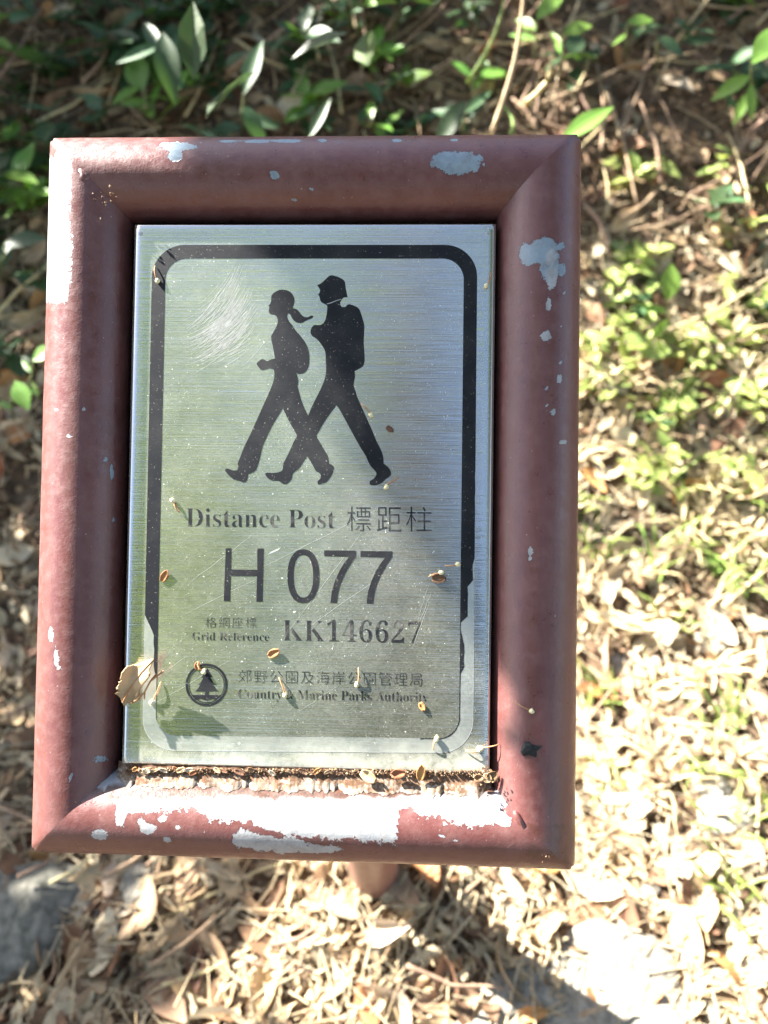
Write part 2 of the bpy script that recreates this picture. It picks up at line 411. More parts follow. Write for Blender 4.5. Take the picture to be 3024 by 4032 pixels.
# cut the pipe's top slantwise to meet the back of the sign
vs = [Vector((v.x, v.y, min(v.z, -.0185))) for v in vs]
obj('post', mesh('post', vs, fs), M['post'], sign)

# ---- the plate: a shallow folded tray
PX0, PX1, PY0, PY1, PZ = -.0972, .1018, -.1478, .1478, .012
NXp, NYp = 60, 90
vs, fs = [], []
CH = .0042
for j in range(NYp + 1):
    for i in range(NXp + 1):
        vs.append((PX0 + CH + (PX1 - PX0 - 2 * CH) * i / NXp, PY0 + .0015 + (PY1 - PY0 - .003) * j / NYp, PZ))
fs = [(j * (NXp + 1) + i, j * (NXp + 1) + i + 1, (j + 1) * (NXp + 1) + i + 1, (j + 1) * (NXp + 1) + i) for j in range(NYp) for i in range(NXp)]
# fold the rim down in three soft steps
ring = [i for i in range(NXp + 1)] + [j * (NXp + 1) + NXp for j in range(1, NYp + 1)] + [NYp * (NXp + 1) + i for i in range(NXp - 1, -1, -1)] + [j * (NXp + 1) for j in range(NYp - 1, 0, -1)]
prev = ring
for t, dz in ((.35, .00012), (.7, .0006), (.93, .0014), (1.0, .0026), (1.0, .013)):
    cur = []
    for q in ring:
        x, y, z = vs[q]
        ox = (CH if x > PX1 - CH - 1e-6 else -CH if x < PX0 + CH + 1e-6 else 0) * t
        oy = (.0015 if y > PY1 - .0016 else -.0015 if y < PY0 + .0016 else 0) * t
        cur.append(len(vs)); vs.append((x + ox, y + oy, PZ - dz))
    n = len(ring)
    fs += [(prev[(k + 1) % n], prev[k], cur[k], cur[(k + 1) % n]) for k in range(n)]
    prev = cur
def dirt_at(x, y):
    p = pix_local(Vector((x, y, PZ)))
    g = max(0, 1 - (3040 - p[1]) / (150 + 60 * N3((x, 0, 0), 40))) if p[1] > 2800 else 0
    return min(1, g * g * 1.5)
def steel_mesh(name, vs, fs, smooth=True):
    me = mesh(name, vs, fs, smooth)
    uv = me.uv_layers.new(name='UVMap')
    co = [me.vertices[l.vertex_index].co for l in me.loops]
    uv.data.foreach_set('uv', [c for v in co for c in (v.x * 4 + .5, v.y * 4 + .5)])
    at = me.attributes.new('dirt', 'FLOAT', 'POINT'); at.data.foreach_set('value', [dirt_at(v.co.x, v.co.y) for v in me.vertices])
    return me
plate = obj('plate', steel_mesh('plate', vs, fs), M['steel'], sign)
plate['label'] = 'brushed steel plate with black print and scratches'

def catmull(P, n=4):
    out = []; L = len(P)
    for i in range(L):
        p0, p1, p2, p3 = (Vector((*P[(i + k - 1) % L], 0)) for k in range(4))
        sharp = (p1 - p0).angle(p2 - p1, 0) > 1.0
        sharp2 = (p2 - p1).angle(p3 - p2, 0) > 1.0
        for k in range(n):
            t = k / n
            m1 = Vector() if sharp else (p2 - p0) * .5
            m2 = Vector() if sharp2 else (p3 - p1) * .5
            h = (2 * t**3 - 3 * t**2 + 1) * p1 + (t**3 - 2 * t**2 + t) * m1 + (-2 * t**3 + 3 * t**2) * p2 + (t**3 - t**2) * m2
            out.append((h.x, h.y))
    return out
PR = PZ + .00012
def printed(name, loops, mat, z=PR, smooth_n=0):
    """flat print on the plate; loops are closed outlines in picture pixels"""
    vs, fs = [], []
    for lp in loops:
        if smooth_n: lp = catmull(lp, smooth_n)
        polys = [[loc(x, y, z) for x, y in lp]]
        base = len(vs); flat = polys[0]
        tris = tessellate_polygon(polys)
        vs += [Vector((v.x, v.y, z)) for v in flat]
        for t in tris:
            a, b, c = (flat[i] for i in t)
            up = (b - a).cross(c - a).z > 0
            fs.append(tuple(base + i for i in (t if up else t[::-1])))
    me = steel_mesh(name, vs, fs, False)
    return obj(name, me, mat, plate)
def strip(name, outer, inner, mat, z=PR, closed=True):
    """print between two matching outlines (pixels)"""
    n = len(outer); vs = [loc(x, y, z) for x, y in outer] + [loc(x, y, z) for x, y in inner]
    fs = [(i, n + i, n + (i + 1) % n, (i + 1) % n) for i in range(n if closed else n - 1)]
    return obj(name, steel_mesh(name, vs, fs, False), mat, plate)

# border band: matching outer and inner outlines
def rrect(c, r, n=14):
    """rounded quad through pixel corners TL TR BR BL"""
    pts = []
    for i in range(4):
        p = Vector(c[i]); a = (Vector(c[i - 1]) - p); b = (Vector(c[(i + 1) % 4]) - p)
        e = 60
        la, lb = a.length, b.length; a.normalize(); b.normalize()
        for k in range(n + 1):
            t = k / n * math.pi / 2
            q = p + a * r * (1 - math.sin(t)) + b * r * (1 - math.cos(t))
            pts.append((q.x, q.y))
        p2 = Vector(c[(i + 1) % 4]); s0 = p + b * r; s1 = p2 - b * r
        for k in range(1, e): q = s0.lerp(s1, k / e); pts.append((q.x, q.y))
    return pts
OUT = rrect([(600, 964), (1880, 964), (1862, 2966), (560, 2955)], 128)
INN = rrect([(653, 1018), (1827, 1018), (1807, 2908), (613, 2896)], 84)
strip('etched_border', OUT, INN, M['etch'], PZ + .00006)
# the paint left in the band: full on top, peeling ragged down both sides, slivers below
def keep(i):
    (ox, oy), (ix, iy) = OUT[i], INN[i]; x, y = (ox + ix) / 2, (oy + iy) / 2
    nz = .5 * N3((x * .03, y * .03, 1)) + .35 * N3((x * .1, y * .1, 4))
    if y < 1010: return 0.0, 1.0
    if x > 1200:
        if y < 2210: return max(0, -.02 + (.12 * max(0, nz) if y > 1180 else 0)), 1
        if y < 2290: return .12 + .1 * nz, 1
        if y < 2452: return .46 + .12 * nz, 1
        if y < 2500: return .94 + .05 * nz, 1
        if y < 2650: return .68 + .3 * nz + (.2 if y < 2530 else 0), 1
        if y < 2830 or x > 1650: return .93 + .1 * nz, 1
        return 1, 1
    if y > 2860: return 1, 1
    if y < 2420: return max(0, -.02 + .15 * max(0, nz - .15)), 1
    if y < 2500: return min(1, (y - 2420) / 110 + .15 * nz), 1
    if y < 2650: return .72 + .25 * nz, 1
    return .97, 1
ko, ki = [], []
for i in range(len(OUT)):
    a, b = keep(i); a = max(0, min(.999, a)); o, n_ = Vector(OUT[i]), Vector(INN[i])
    ko.append(tuple(o.lerp(n_, a))); ki.append(tuple(n_))
vs = [loc(*p, PR) for p in ko + ki]; n = len(OUT)
fs = [(i, n + i, n + (i + 1) % n, (i + 1) % n) for i in range(n) if min((Vector(ko[i]) - Vector(ki[i])).length, (Vector(ko[(i + 1) % n]) - Vector(ki[(i + 1) % n])).length) > .7]
obj('black_border', steel_mesh('black_border', vs, fs, False), M['ink'], plate)['label'] = 'black border band with its paint flaked away at the bottom'
for k in (1, 2):
    lw = 2.2
    P = OUT; c = Vector((1220, 1960))
    inn = [tuple(Vector(p) + (c - Vector(p)).normalized() * lw) for p in P]
    if k == 1: strip('etched_outline', P, inn, M['scratch'], PZ + .00009)

FIG = [(580,200),(625,208),(660,232),(682,270),(684,310),(672,350),(670,362),(705,372),(728,395),(745,418),(770,436),(800,440),(830,425),(850,432),(838,448),(805,462),(775,475),(757,488),(720,490),(690,478),(668,455),(655,432),(645,412),(630,408),(622,425),(625,450),(640,480),(670,515),(690,550),(730,595),(765,640),(795,690),(810,740),(815,800),(810,860),(790,905),(760,930),(705,935),(715,975),(718,1010),(712,1040),(722,1080),(740,1150),(770,1230),(803,1298),
 (840,1210),(880,1130),(920,1050),(950,970),(960,900),(958,830),(952,740),(920,680),(880,630),(845,608),(828,585),(825,555),(838,525),(862,507),(910,508),(945,480),(962,430),(970,370),(968,335),(935,318),(912,300),(902,260),(890,240),(905,222),(905,195),(882,162),(915,145),(950,115),(985,82),(1012,75),(1060,88),(1105,110),(1125,135),(1130,180),(1138,220),(1147,265),(1110,270),(1095,290),(1082,315),(1088,340),(1105,352),(1128,350),(1145,332),(1168,327),(1215,345),(1245,365),(1262,400),(1280,460),(1293,510),(1292,570),(1288,650),(1292,720),(1296,800),(1290,850),(1270,875),(1240,893),(1208,908),(1212,960),(1200,1030),(1215,1080),(1230,1130),(1260,1200),(1300,1290),(1350,1400),(1400,1520),(1440,1600),(1458,1660),(1465,1715),(1495,1740),(1520,1775),(1525,1810),(1505,1835),(1480,1850),(1450,1880),(1410,1900),(1370,1905),(1340,1895),(1340,1870),(1370,1850),(1395,1820),(1395,1790),(1360,1750),(1335,1715),(1300,1640),(1250,1560),(1190,1450),(1130,1340),(1080,1250),(1050,1207),
 (1010,1260),(950,1345),(900,1430),(877,1475),(900,1520),(940,1590),(975,1650),(985,1715),(1010,1725),(1028,1750),(1020,1790),(1000,1830),(970,1870),(930,1890),(890,1897),(885,1870),(910,1845),(912,1810),(890,1790),(870,1778),(850,1740),(820,1690),(795,1650),(770,1690),(730,1750),(690,1785),(670,1805),(660,1850),(635,1880),(605,1897),(575,1885),(545,1867),(490,1862),(450,1840),(428,1805),(445,1793),(490,1797),(545,1790),(580,1770),(585,1720),(600,1690),(640,1610),(680,1520),(705,1477),(690,1440),(650,1370),(610,1290),(583,1232),
 (550,1290),(500,1370),(450,1470),(410,1560),(390,1640),(375,1700),(350,1770),(320,1793),(282,1807),(278,1840),(260,1875),(240,1880),(210,1867),(160,1855),(110,1815),(78,1775),(85,1760),(110,1760),(150,1775),(185,1772),(195,1740),(190,1715),(215,1650),(250,1560),(300,1460),(340,1370),(385,1270),(430,1170),(470,1080),(500,1000),(510,940),(505,895),(470,885),(440,893),(400,900),(375,880),(355,850),(365,830),(400,805),(430,815),(445,825),(480,808),(515,800),(505,740),(490,670),(480,615),(490,590),(515,545),(535,500),(538,460),(525,430),(510,420),(475,412),(463,395),(462,370),(466,350),(457,338),(475,320),(482,290),(485,250),(510,225),(545,205)]
k_ = 750 / 1659
printed('hiker_silhouettes', [[(850 + x * k_, 1050 + y * k_) for x, y in FIG]], M['ink'], smooth_n=3)['label'] = 'black silhouettes of two hikers walking'
# the pale line under the man's hat brim
printed('chin_line', [[(850 + x * k_, 1050 + y * k_) for x, y in ((965,322),(1000,312),(1050,292),(1092,280),(1094,286),(1050,299),(1003,319),(970,327))]], M['scratch'], PR + .00006)

# ---- lettering
def serif(s):
    o = ''
    for c in s:
        if 'A' <= c <= 'Z': o += chr(0x1D400 + ord(c) - 65)
        elif 'a' <= c <= 'z': o += chr(0x1D41A + ord(c) - 97)
        elif '0' <= c <= '9': o += chr(0x1D7CE + ord(c) - 48)
        else: o += c
    return o
def lettering(name, s, quad, offset=-.007, ref=None, track=1.0):
    """text mapped onto a pixel quad (left,top,bottom / right,top,bottom of the capitals)"""
    cu = bpy.data.curves.new(name, 'FONT'); cu.body = s; cu.offset = offset; cu.resolution_u = 4; cu.space_character = track
    o = bpy.data.objects.new(name, cu); col.objects.link(o); bpy.context.view_layer.update()
    me0 = bpy.data.meshes.new_from_object(o.evaluated_get(bpy.context.evaluated_depsgraph_get()))
    bpy.data.objects.remove(o); bpy.data.curves.remove(cu)
    co = [v.co.copy() for v in me0.vertices]; xs = [c.x for c in co]; ys = [c.y for c in co]
    x0, x1 = min(xs), max(xs); y0, y1 = (min(ys), max(ys)) if ref is None else ref
    (lx, lt, lb), (rx, rt, rb) = quad
    vs = []
    for c in co:
        u, v = (c.x - x0) / (x1 - x0), (c.y - y0) / (y1 - y0)
        px = lx + (rx - lx) * u; t = lt + (rt - lt) * u; b = lb + (rb - lb) * u
        vs.append(loc(px, b + (t - b) * v, PR))
    fs = [tuple(p.vertices) for p in me0.polygons]
    bpy.data.meshes.remove(me0)
    return obj(name, steel_mesh(name, vs, fs, False), M['ink_worn'], plate)
CAP = (0, .673)
lettering('english_title', serif('Distance Post'), ((733, 2001, 2073), (1318, 2009, 2079)), -.0135, CAP)
lettering('chinese_title', '標', ((1366, 1993, 2090), (1459, 1993, 2092)), -.012)
lettering('chinese_title', '距', ((1484, 1997, 2091), (1580, 1997, 2092)), -.012)
lettering('chinese_title', '柱', ((1599, 1995, 2093), (1701, 1997, 2094)), -.012)
lettering('chinese_caption', '格網座標', ((809, 2430, 2472), (1009, 2431, 2473)), -.013, track=1.25)
lettering('english_caption', serif('Grid Reference'), ((757, 2489, 2520), (1059, 2492, 2524)), -.0135, CAP)
lettering('grid_number', serif('KK146627'), ((1114, 2441, 2522), (1655, 2450, 2533)), -.0155, CAP, 1.05)
lettering('authority_chinese', '郊野公園及海岸公園管理局', ((940, 2637, 2687), (1662, 2649, 2702)), -.014, track=1.15)
lettering('authority_english', serif('Country & Marine Parks Authority'), ((938, 2713, 2749), (1684, 2726, 2763)), -.0135, CAP)
# H 077, drawn
z4 = lambda P: [(680 + x * .663, 1950 + y * .663) for x, y in P]
printed('post_number', [z4([(315,315),(349,315),(347,441),(502,443),(502,316),(541,317),(534,632),(497,631),(500,481),(345,480),(341,630),(303,628)])], M['ink'])
def ell(cx, cy, rx, ry, n=48, p=2.25):
    out = []
    for k in range(n):
        a = 2 * math.pi * k / n; c, s = math.cos(a), math.sin(a)
        out.append((cx + rx * math.copysign(abs(c) ** (2 / p), c), cy + ry * math.copysign(abs(s) ** (2 / p), s)))
    return out
strip('post_number', z4(ell(776, 481, 95, 160)), z4(ell(776, 481, 58, 126)), M['ink'])
SEV = [(900,327),(1090,329),(1089,362),(1060,405),(1025,465),(1000,520),(985,570),(975,640),(936,638),(945,570),(965,505),(990,450),(1020,400),(1047,366),(900,362)]
printed('post_number', [z4(SEV)], M['ink']); printed('post_number', [z4([(x + 215, y + 4) for x, y in SEV])], M['ink'])
# emblem
z5 = lambda P: [(680 + x * .663, 2380 + y * .663) for x, y in P]
circ = lambda r, n=56: [(201 + r * math.cos(2 * math.pi * k / n), 478 + r * 1.015 * math.sin(2 * math.pi * k / n)) for k in range(n)]
strip('emblem_ring', z5(circ(125)), z5(circ(111)), M['ink']); strip('emblem_ring', z5(circ(107)), z5(circ(102.5)), M['ink'])
printed('emblem_tree', [z5([(205,378),(218,400),(238,432),(224,434),(243,470),(258,476),(240,478),(262,508),(275,516),(214,516),(214,538),
    (286,538)] + [(201 + 102 * math.cos(a), 478 + 103 * math.sin(a)) for a in np.linspace(.62, .78, 4)] +
    [(255,566),(240,561),(222,566),(205,572),(185,566),(165,560),(148,566),(130,566)] +
    [(201 + 102 * math.cos(a), 478 + 103 * math.sin(a)) for a in np.linspace(2.36, 2.52, 4)] + [(116,538),(192,538),(192,516),(130,516),(146,506),(166,476),(148,476),(164,468),(182,434),(168,434),(192,402)])], M['ink'])
printed('emblem_tree', [z5([(201 + 100 * math.cos(a), 478 + 102 * math.sin(a)) for a in np.linspace(.98, 2.16, 14)] + [(158,569),(172,574),(188,580),(205,585),(222,580),(238,574),(250,570)])], M['ink'])
# fixings in the plate's corners
for x, y in ((1917, 921), (556, 921), (1912, 2985)):
    blob('rivet', loc(x, y, PZ - .0003), (.0015, .0015, .0005), M['rivet'], plate, amp=0)
# scratches: a fan of curved scrapes beside the hikers and stray single ones
def scratches():
    vs, fs = [], []
    def line(P, wd):
        n = len(P); b0 = len(vs)
        for i, p in enumerate(P):
            t = (P[min(i + 1, n - 1)] - P[max(i - 1, 0)]).normalized(); nn = Vector((-t.y, t.x)); q = wd * math.sin(math.pi * (i + .3) / (n - .4)) ** .6
            a = loc(*(p + nn * q), PZ + .00009); c = loc(*(p - nn * q), PZ + .00009); vs.extend((a, c))
        for i in range(n - 1): f = b0 + 2 * i; fs.append((f, f + 1, f + 3, f + 2))
    for k in range(280):
        f = random.random()
        cx, cy = 690, 1050
        # arcs bending from upper right to lower left
        s = random.gauss(.5, .27); s = max(0, min(1, s))
        p0 = Vector((925 + 85 * s + random.uniform(-20, 15), 1050 + 260 * s + random.uniform(-30, 50)))
        p2 = Vector((735 + 45 * s + random.uniform(-20, 20), 1285 + 190 * s + random.uniform(-50, 40)))
        p1 = (p0 + p2) / 2 + Vector((36, 30)) * random.uniform(.6, 1.2)
        a = random.uniform(-.15, .5); b_ = a + random.uniform(.3, .75)
        P = []
        for i in range(9):
            t = a + (b_ - a) * i / 8; P.append(p0 * (1 - t) ** 2 + p1 * 2 * t * (1 - t) + p2 * t * t)
        line(P, random.uniform(.12, .6))
    for p, q in (((1580, 1960), (1000, 2250)), ((1430, 2090), (1140, 2480)), ((1000, 2100), (740, 2300)), ((1500, 2270), (1200, 2480)), ((1700, 2330), (1650, 2450)),
                 ((1690, 2300), (1645, 2440)), ((1890, 2135), (1800, 2230)), ((1660, 1050), (1700, 1330)), ((1850, 1060), (1842, 1130)), ((1060, 1330), (960, 1440)), ((735, 2585), (640, 2650)),
                 ((1010, 2280), (720, 2420)), ((1690, 2380), (1620, 2560)), ((900, 2600), (560, 2800)), ((1330, 2700), (1180, 2800))):
        p, q = Vector(p), Vector(q); line([p.lerp(q, i / 6) + Vector((random.uniform(-2, 2), random.uniform(-2, 2))) for i in range(7)], .45)
    for k in range(6):
        line([Vector((1070 + 7 * k, 2170 - 3 * k)) + Vector((-3 * i + random.uniform(-.5, .5), 3 * i)) for i in range(6)], 1.3)
    return obj('scratch_marks', mesh('scratch_marks', vs, fs, False), M['scratch'], plate)
scratches()['kind'] = 'stuff'

# ================================================================== SMALL THINGS ON THE SIGN
def at_sign(px, py, z): return ROOT @ loc(px, py, z)
def place(o, px, py, z, rz=0, tilt=0):
    o.matrix_world = ROOT @ Matrix.Translation(loc(px, py, z)) @ Matrix.Rotation(rz, 4, 'Z') @ Matrix.Rotation(tilt, 4, 'X'); return o
def stamen(px, py, ang, ln, label, z=PZ, r=.00042, bulb=.00125):
    e = empty('fallen_stamen', Matrix()); tag(e, label, 'stamen', 'fallen stamens lying on the sign')
    pts = [(ln * t, .0006 * math.sin(3 * t + px), .0006 + .0012 * t * (1 - t) * 4) for t in np.linspace(0, 1, 7)]
    v, f = tube_data(pts, [r * (1 - .35 * t) for t in np.linspace(0, 1, 7)], 6); obj('filament', mesh('filament', v, f), M['stalk'], e)
    blob('anther', (0, 0, .001), (bulb * 1.25, bulb, bulb * .9), M['seed'], e, seed=px, amp=.4)
    return place(e, px, py, z, ang)
def husk(px, py, ang, ln, wd, mat, label, z=PZ, name='seed_husk', lift=.16):
    vs, fs = [], []
    for i in range(7):
        t = i / 6; hw = wd * math.sin(math.pi * (t * .86 + .1)) ** .8
        for k in range(-2, 3):
            u = k / 2; vs.append((ln * (t - .5), hw * u, .0003 + wd * .35 * u * u + ln * lift * t * t * (.6 + .4 * N3((px, t, 0)))))
    for i in range(6):
        for k in range(4): a = i * 5 + k; fs.append((a, a + 5, a + 6, a + 1))
    o = obj(name, mesh(name, vs, fs), mat); sm = o.modifiers.new('thick', 'SOLIDIFY'); sm.thickness = .0003
    tag(o, label, 'husk', 'dry scraps of flowers and seeds on the sign'); return place(o, px, py, z, ang)
# ang: direction of the filament, in the plane of the sign
for px, py, a, ln, lb in ((622, 1108, 1.75, .0085, 'pale stamen with dark shadow lying on the left border band'),
        (1461, 1635, 2.3, .008, 'pale stamen lying behind the leg of the man'), (1522, 1917, .75, .0085, 'pale stamen beside the heel of the man'),
        (681, 1972, -.95, .0075, 'pale stamen above the word Distance'), (1737, 2255, 3.5, .007, 'pale stamen bent above the brown husk at the right border'),
        (1803, 2222, 3.2, .007, 'pale stamen touching the right border band'), (1719, 2909, -1.9, .006, 'pale stamen on the lower right curve of the border'),
        (1893, 2948, .35, .010, 'pale stamen at the lower right corner of the plate'), (1886, 2952, 3.3, .007, 'short stamen at the lower right corner of the plate'),
        (1914, 1128, 1.2, .0085, 'pale stamen beside the upper right curve of the border'), (1122, 2737, 1.9, .010, 'pale stamen lying across the word Country'),
        (1405, 2695, 1.45, .009, 'pale stamen standing on the Chinese authority line'), (600, 2765, 1.2, .012, 'cream stamen below the dry leaf on the plate'),
        (804, 2645, 2.2, .006, 'stamen lying on the top of the emblem ring')):
    stamen(px, py, a, ln, lb)
stamen(2092, 2798, 2.6, .010, 'pale stamen stuck on the right rail', .0215)
husk(1728, 2278, 0, .0075, .0025, M['brown'], 'dark brown husk near the right border below the number')
husk(1078, 2572, .5, .0065, .0022, M['rust'], 'orange brown husk below the words Grid Reference')
husk(648, 2268, 1.1, .0065, .0019, M['rust'], 'small orange bud beside the left border band')
husk(1662, 2782, -1.1, .0046, .0016, M['rust'], 'split orange husk below the word Authority')
husk(1535, 1690, -.6, .0045, .0014, M['brown'], 'dark crumbled husk right of the hikers')
husk(778, 2622, 1.6, .0042, .0015, M['rust'], 'reddish scale leaning on the emblem ring')
husk(1658, 3040, 1.45, .0085, .0024, M['rust'], 'upright rust red scale on the bottom rail', .0135)
husk(1568, 3045, .2, .0075, .0026, M['rust'], 'flat rust red scale on the bottom rail', .0135)
husk(1452, 3055, -.5, .0095, .003, M['tan'], 'star shaped tan flower scrap on the bottom rail', .0135)
husk(1885, 3062, .2, .005, .0022, M['brown'], 'dark brown scale in the lower right corner', .0135); husk(1918, 3062, -.5, .005, .0024, M['tan'], 'tan scale in the lower right corner', .0135)
husk(1938, 3055, .9, .006, .003, M['brown'], 'large dark scale in the lower right corner', .0135)
for k in range(22):
    px = random.choice((random.uniform(520, 760), random.uniform(520, 1350)))
    husk(px, 3032 + .006 * (px - 500) + random.uniform(-5, 10), random.uniform(-.8, .8) + random.choice((0, math.pi)), random.uniform(.0025, .007), random.uniform(.0006, .0015),
         M[random.choice(('tan', 'tan', 'rust', 'pale', 'brown'))], 'small dry flower scrap in the row along the bottom edge of the plate', .0125, 'flower_scrap')
# dust and crumbs too small to count, in the joint of plate and bottom rail and in the corners
def crumbs():
    vs, fs, tone = [], [], []
    for k in range(900):
        px = random.uniform(490, 1950); py = 3030 + .006 * (px - 500) + abs(random.gauss(0, 10)) - 6
        if k > 780: px, py = random.choice(((300, 3200), (400, 780), (2150, 3340), (1900, 3060))); px += random.gauss(0, 30); py += random.gauss(0, 30)
        z = .0125 if k <= 780 else .0205
        if k > 780: z = .021 - .02 * abs(random.gauss(0, .1))
        c = loc(px, py, z); r = random.uniform(.0003, .0009); b = len(vs)
        for d in ((1, 0, 0), (-.5, .8, 0), (-.5, -.8, 0), (0, 0, 1), (0, 0, -1)): vs.append(c + Vector(d) * r * random.uniform(.6, 1.5))
        f = [(0, 1, 3), (1, 2, 3), (2, 0, 3), (1, 0, 4), (2, 1, 4), (0, 2, 4)]; fs += [tuple(b + i for i in q) for q in f]; tone += [random.random()] * 6
    me = mesh('plant_crumbs', vs, fs, False); at = me.attributes.new('tone', 'FLOAT', 'FACE'); at.data.foreach_set('value', tone)
    o = obj('plant_crumbs', me, M['crumb']); o.matrix_world = ROOT
    tag(o, 'fine plant crumbs gathered in the corners of the frame', 'crumbs', kind='stuff')
def fillet():
    vs, fs, tone = [], [], []; n, m = 200, 9
    for i in range(n + 1):
        x = PX0 - .003 + (PX1 - PX0 + .004) * i / n
        for k in range(m + 1):
            t = k / m; ed = min(1, min(i, n - i) / 8)
            y = -.1472 - (.0115 + .0022 * N3((x * 120, 0, 2)) + .0016 * N3((x * 500, 3, 2))) * t
            ye = -.1472 - (.0115 + .0022 * N3((x * 120, 0, 2)) + .0016 * N3((x * 500, 3, 2))); zr = math.sqrt(max(1e-9, R * R - (ye + YC) ** 2))
            z = .0114 - .004 * (1 - ed) + (zr + .0001 - .0114) * t ** 1.6 + (.0006 * N3((x * 300, t * 3, 1)) + .0004 * N3((x * 90, t, 7))) * (1 - t * t)
            vs.append((x, y, z))
    for i in range(n):
        for k in range(m): a = i * (m + 1) + k; fs.append((a, a + 1, a + m + 2, a + m + 1)); tone.append(min(1, max(0, .3 + .6 * k / m + .45 * N3((i * .12, k * .5, 0)) + random.uniform(-.2, .2))))
    me = mesh('silt', vs, fs); at = me.attributes.new('tone', 'FLOAT', 'FACE'); at.data.foreach_set('value', tone)
    o = obj('silt', me, M['silt']); o.matrix_world = ROOT; tag(o, 'brown silt filling the joint under the plate', 'silt', kind='stuff')
crumbs(); fillet()
e = blob('dried_dropping', (0, 0, 0), (.0052, .0042, .0014), M['black'], None, seed=11, amp=.9)
tag(e, 'black dried dropping stuck on the right rail', 'dropping'); place(e, 2085, 2950, .0221, .3)
# black mould specks and paint chips too small to matter are in the materials

# the big dry leaf caught at the left edge of the plate
def dry_leaf_data(ln, wd, curl=.25, bend=.3, seed=0, teeth=0.0, nu=10, nv=6, fold=.2):
    vs, fs = [], []
    for i in range(nu + 1):
        t = i / nu; hw = wd * (math.sin(math.pi * min(1, t * .96 + .02)) ** .75) * (1 - .25 * t)
        for k in range(-nv // 2, nv // 2 + 1):
            u = k / (nv / 2)
            e = 1 + (teeth * N3((t * 9, u * 2, seed)) if abs(u) == 1 else 0)
            x = ln * (t - .5); y = hw * u * e
            z = bend * ln * (t - .5) ** 2 * 2 + curl * hw * u * u + fold * hw * abs(u) + .10 * wd * N3((t * 3, u * 1.5, seed + 5)) * 1.5
            vs.append((x, y, z))
    w_ = nv + 1
    for i in range(nu):
        for k in range(nv): a = i * w_ + k; fs.append((a, a + w_, a + w_ + 1, a + 1))
    return vs, fs
def leaf_mesh(name, *a, stalk=.25, solid=0, **kw):
    v, f = dry_leaf_data(*a, **kw); ln = a[0]
    n0 = len(v); tube_data([(-ln * .5 - ln * stalk, 0, ln * .08), (-ln * .5 - ln * stalk * .4, 0, ln * .03), (-ln * .46, 0, kw.get('bend', .3) * ln * .45)], ln * .012, 5, v, f)
    # raised midrib
    return mesh(name, v, f)
O6 = lambda x, y: (120 + x * .663, 2500 + y * .663)
LEAF = [O6(*p) for p in ((733,140),(728,165),(700,215),(715,240),(660,310),(625,350),(600,400),(575,408),(565,420),(548,415),(540,370),(505,345),(518,330),(505,315),(525,300),(520,280),(540,265),(535,245),(555,200),(590,180),(640,172),(690,150))]
def caught_leaf():
    e = empty('caught_dry_leaf', ROOT); tag(e, 'torn tan dry leaf caught at the left edge of the plate', 'leaf')
    def z_at(x, y):
        u = (x - 450) / 160; v = (y - 2600) / 180
        return .0165 + .006 * (u - .5) ** 2 * 2 + .004 * N3((u * 2, v * 2, 3)) + .004 * (1 - v)
    pts = catmull(LEAF, 2); cx, cy = 535, 2680
    vs, fs = [loc(cx, cy, z_at(cx, cy))], []
    rings = 6; n = len(pts)
    for r in range(1, rings + 1):
        for x, y in pts:
            f = r / rings; X, Y = cx + (x - cx) * f, cy + (y - cy) * f
            if r == rings: X += random.uniform(-4, 4); Y += random.uniform(-4, 4)
            vs.append(loc(X, Y, z_at(X, Y)))
    for k in range(n): fs.append((0, 1 + k, 1 + (k + 1) % n))
    for r in range(rings - 1):
        for k in range(n): a = 1 + r * n + k; b = 1 + r * n + (k + 1) % n; fs.append((a, a + n, b + n, b))
    o = obj('blade', mesh('blade', vs, fs), M['tan'], e); s = o.modifiers.new('thick', 'SOLIDIFY'); s.thickness = .0004
    P = lambda L, dz: [loc(x, y, z_at(x, y) + dz) for x, y in L]
    v, f = tube_data(P([O6(*p) for p in ((548, 400), (600, 300), (660, 220), (730, 145))], .0005), .00045, 5); obj('midrib', mesh('midrib', v, f), M['stalk'], e)
    v, f = [], []
    for L in (((600, 405), (640, 385), (680, 335), (712, 275), (790, 215)), ((640, 385), (660, 350)), ((680, 335), (676, 380)), ((712, 275), (745, 235)), ((655, 372), (615, 395))):
        P_ = [O6(*q) for q in L]; tube_data([loc(x, y, .0165 + .004 * i / len(P_)) for i, (x, y) in enumerate(P_)], .0005, 5, v, f)
    obj('flower_stalk', mesh('flower_stalk', v, f), M['stalk'], e)
caught_leaf()

# ================================================================== GROUND THINGS
RNG = random.Random(21)
variants = []
for i in range(9):
    variants.append(leaf_mesh('dry_leaf', .05, .05 * RNG.uniform(.2, .36), curl=RNG.uniform(-.3, .7), bend=RNG.uniform(-.3, .5), seed=i * 7.3, teeth=.25, nu=7, nv=4, fold=RNG.uniform(0, .4)))
def copy_of(me, name, mat):
    key = (me.name, mat.name)
    if key not in copy_of.d:
        m2 = me.copy(); m2.materials.clear(); m2.materials.append(mat); copy_of.d[key] = m2
    o = bpy.data.objects.new(name, copy_of.d[key]); col.objects.link(o); return o
copy_of.d = {}
def lay(o, p, scale, yaw, lift=0.0, tiltx=0.0, tilty=0.0):
    n = gnormal(p.x, p.y); q = n.to_track_quat('Z', 'Y').to_matrix().to_4x4()
    o.matrix_world = Matrix.Translation(p + n * lift) @ q @ Matrix.Rotation(yaw, 4, 'Z') @ Matrix.Rotation(tiltx, 4, 'X') @ Matrix.Rotation(tilty, 4, 'Y') @ Matrix.Scale(scale, 4)
    return o
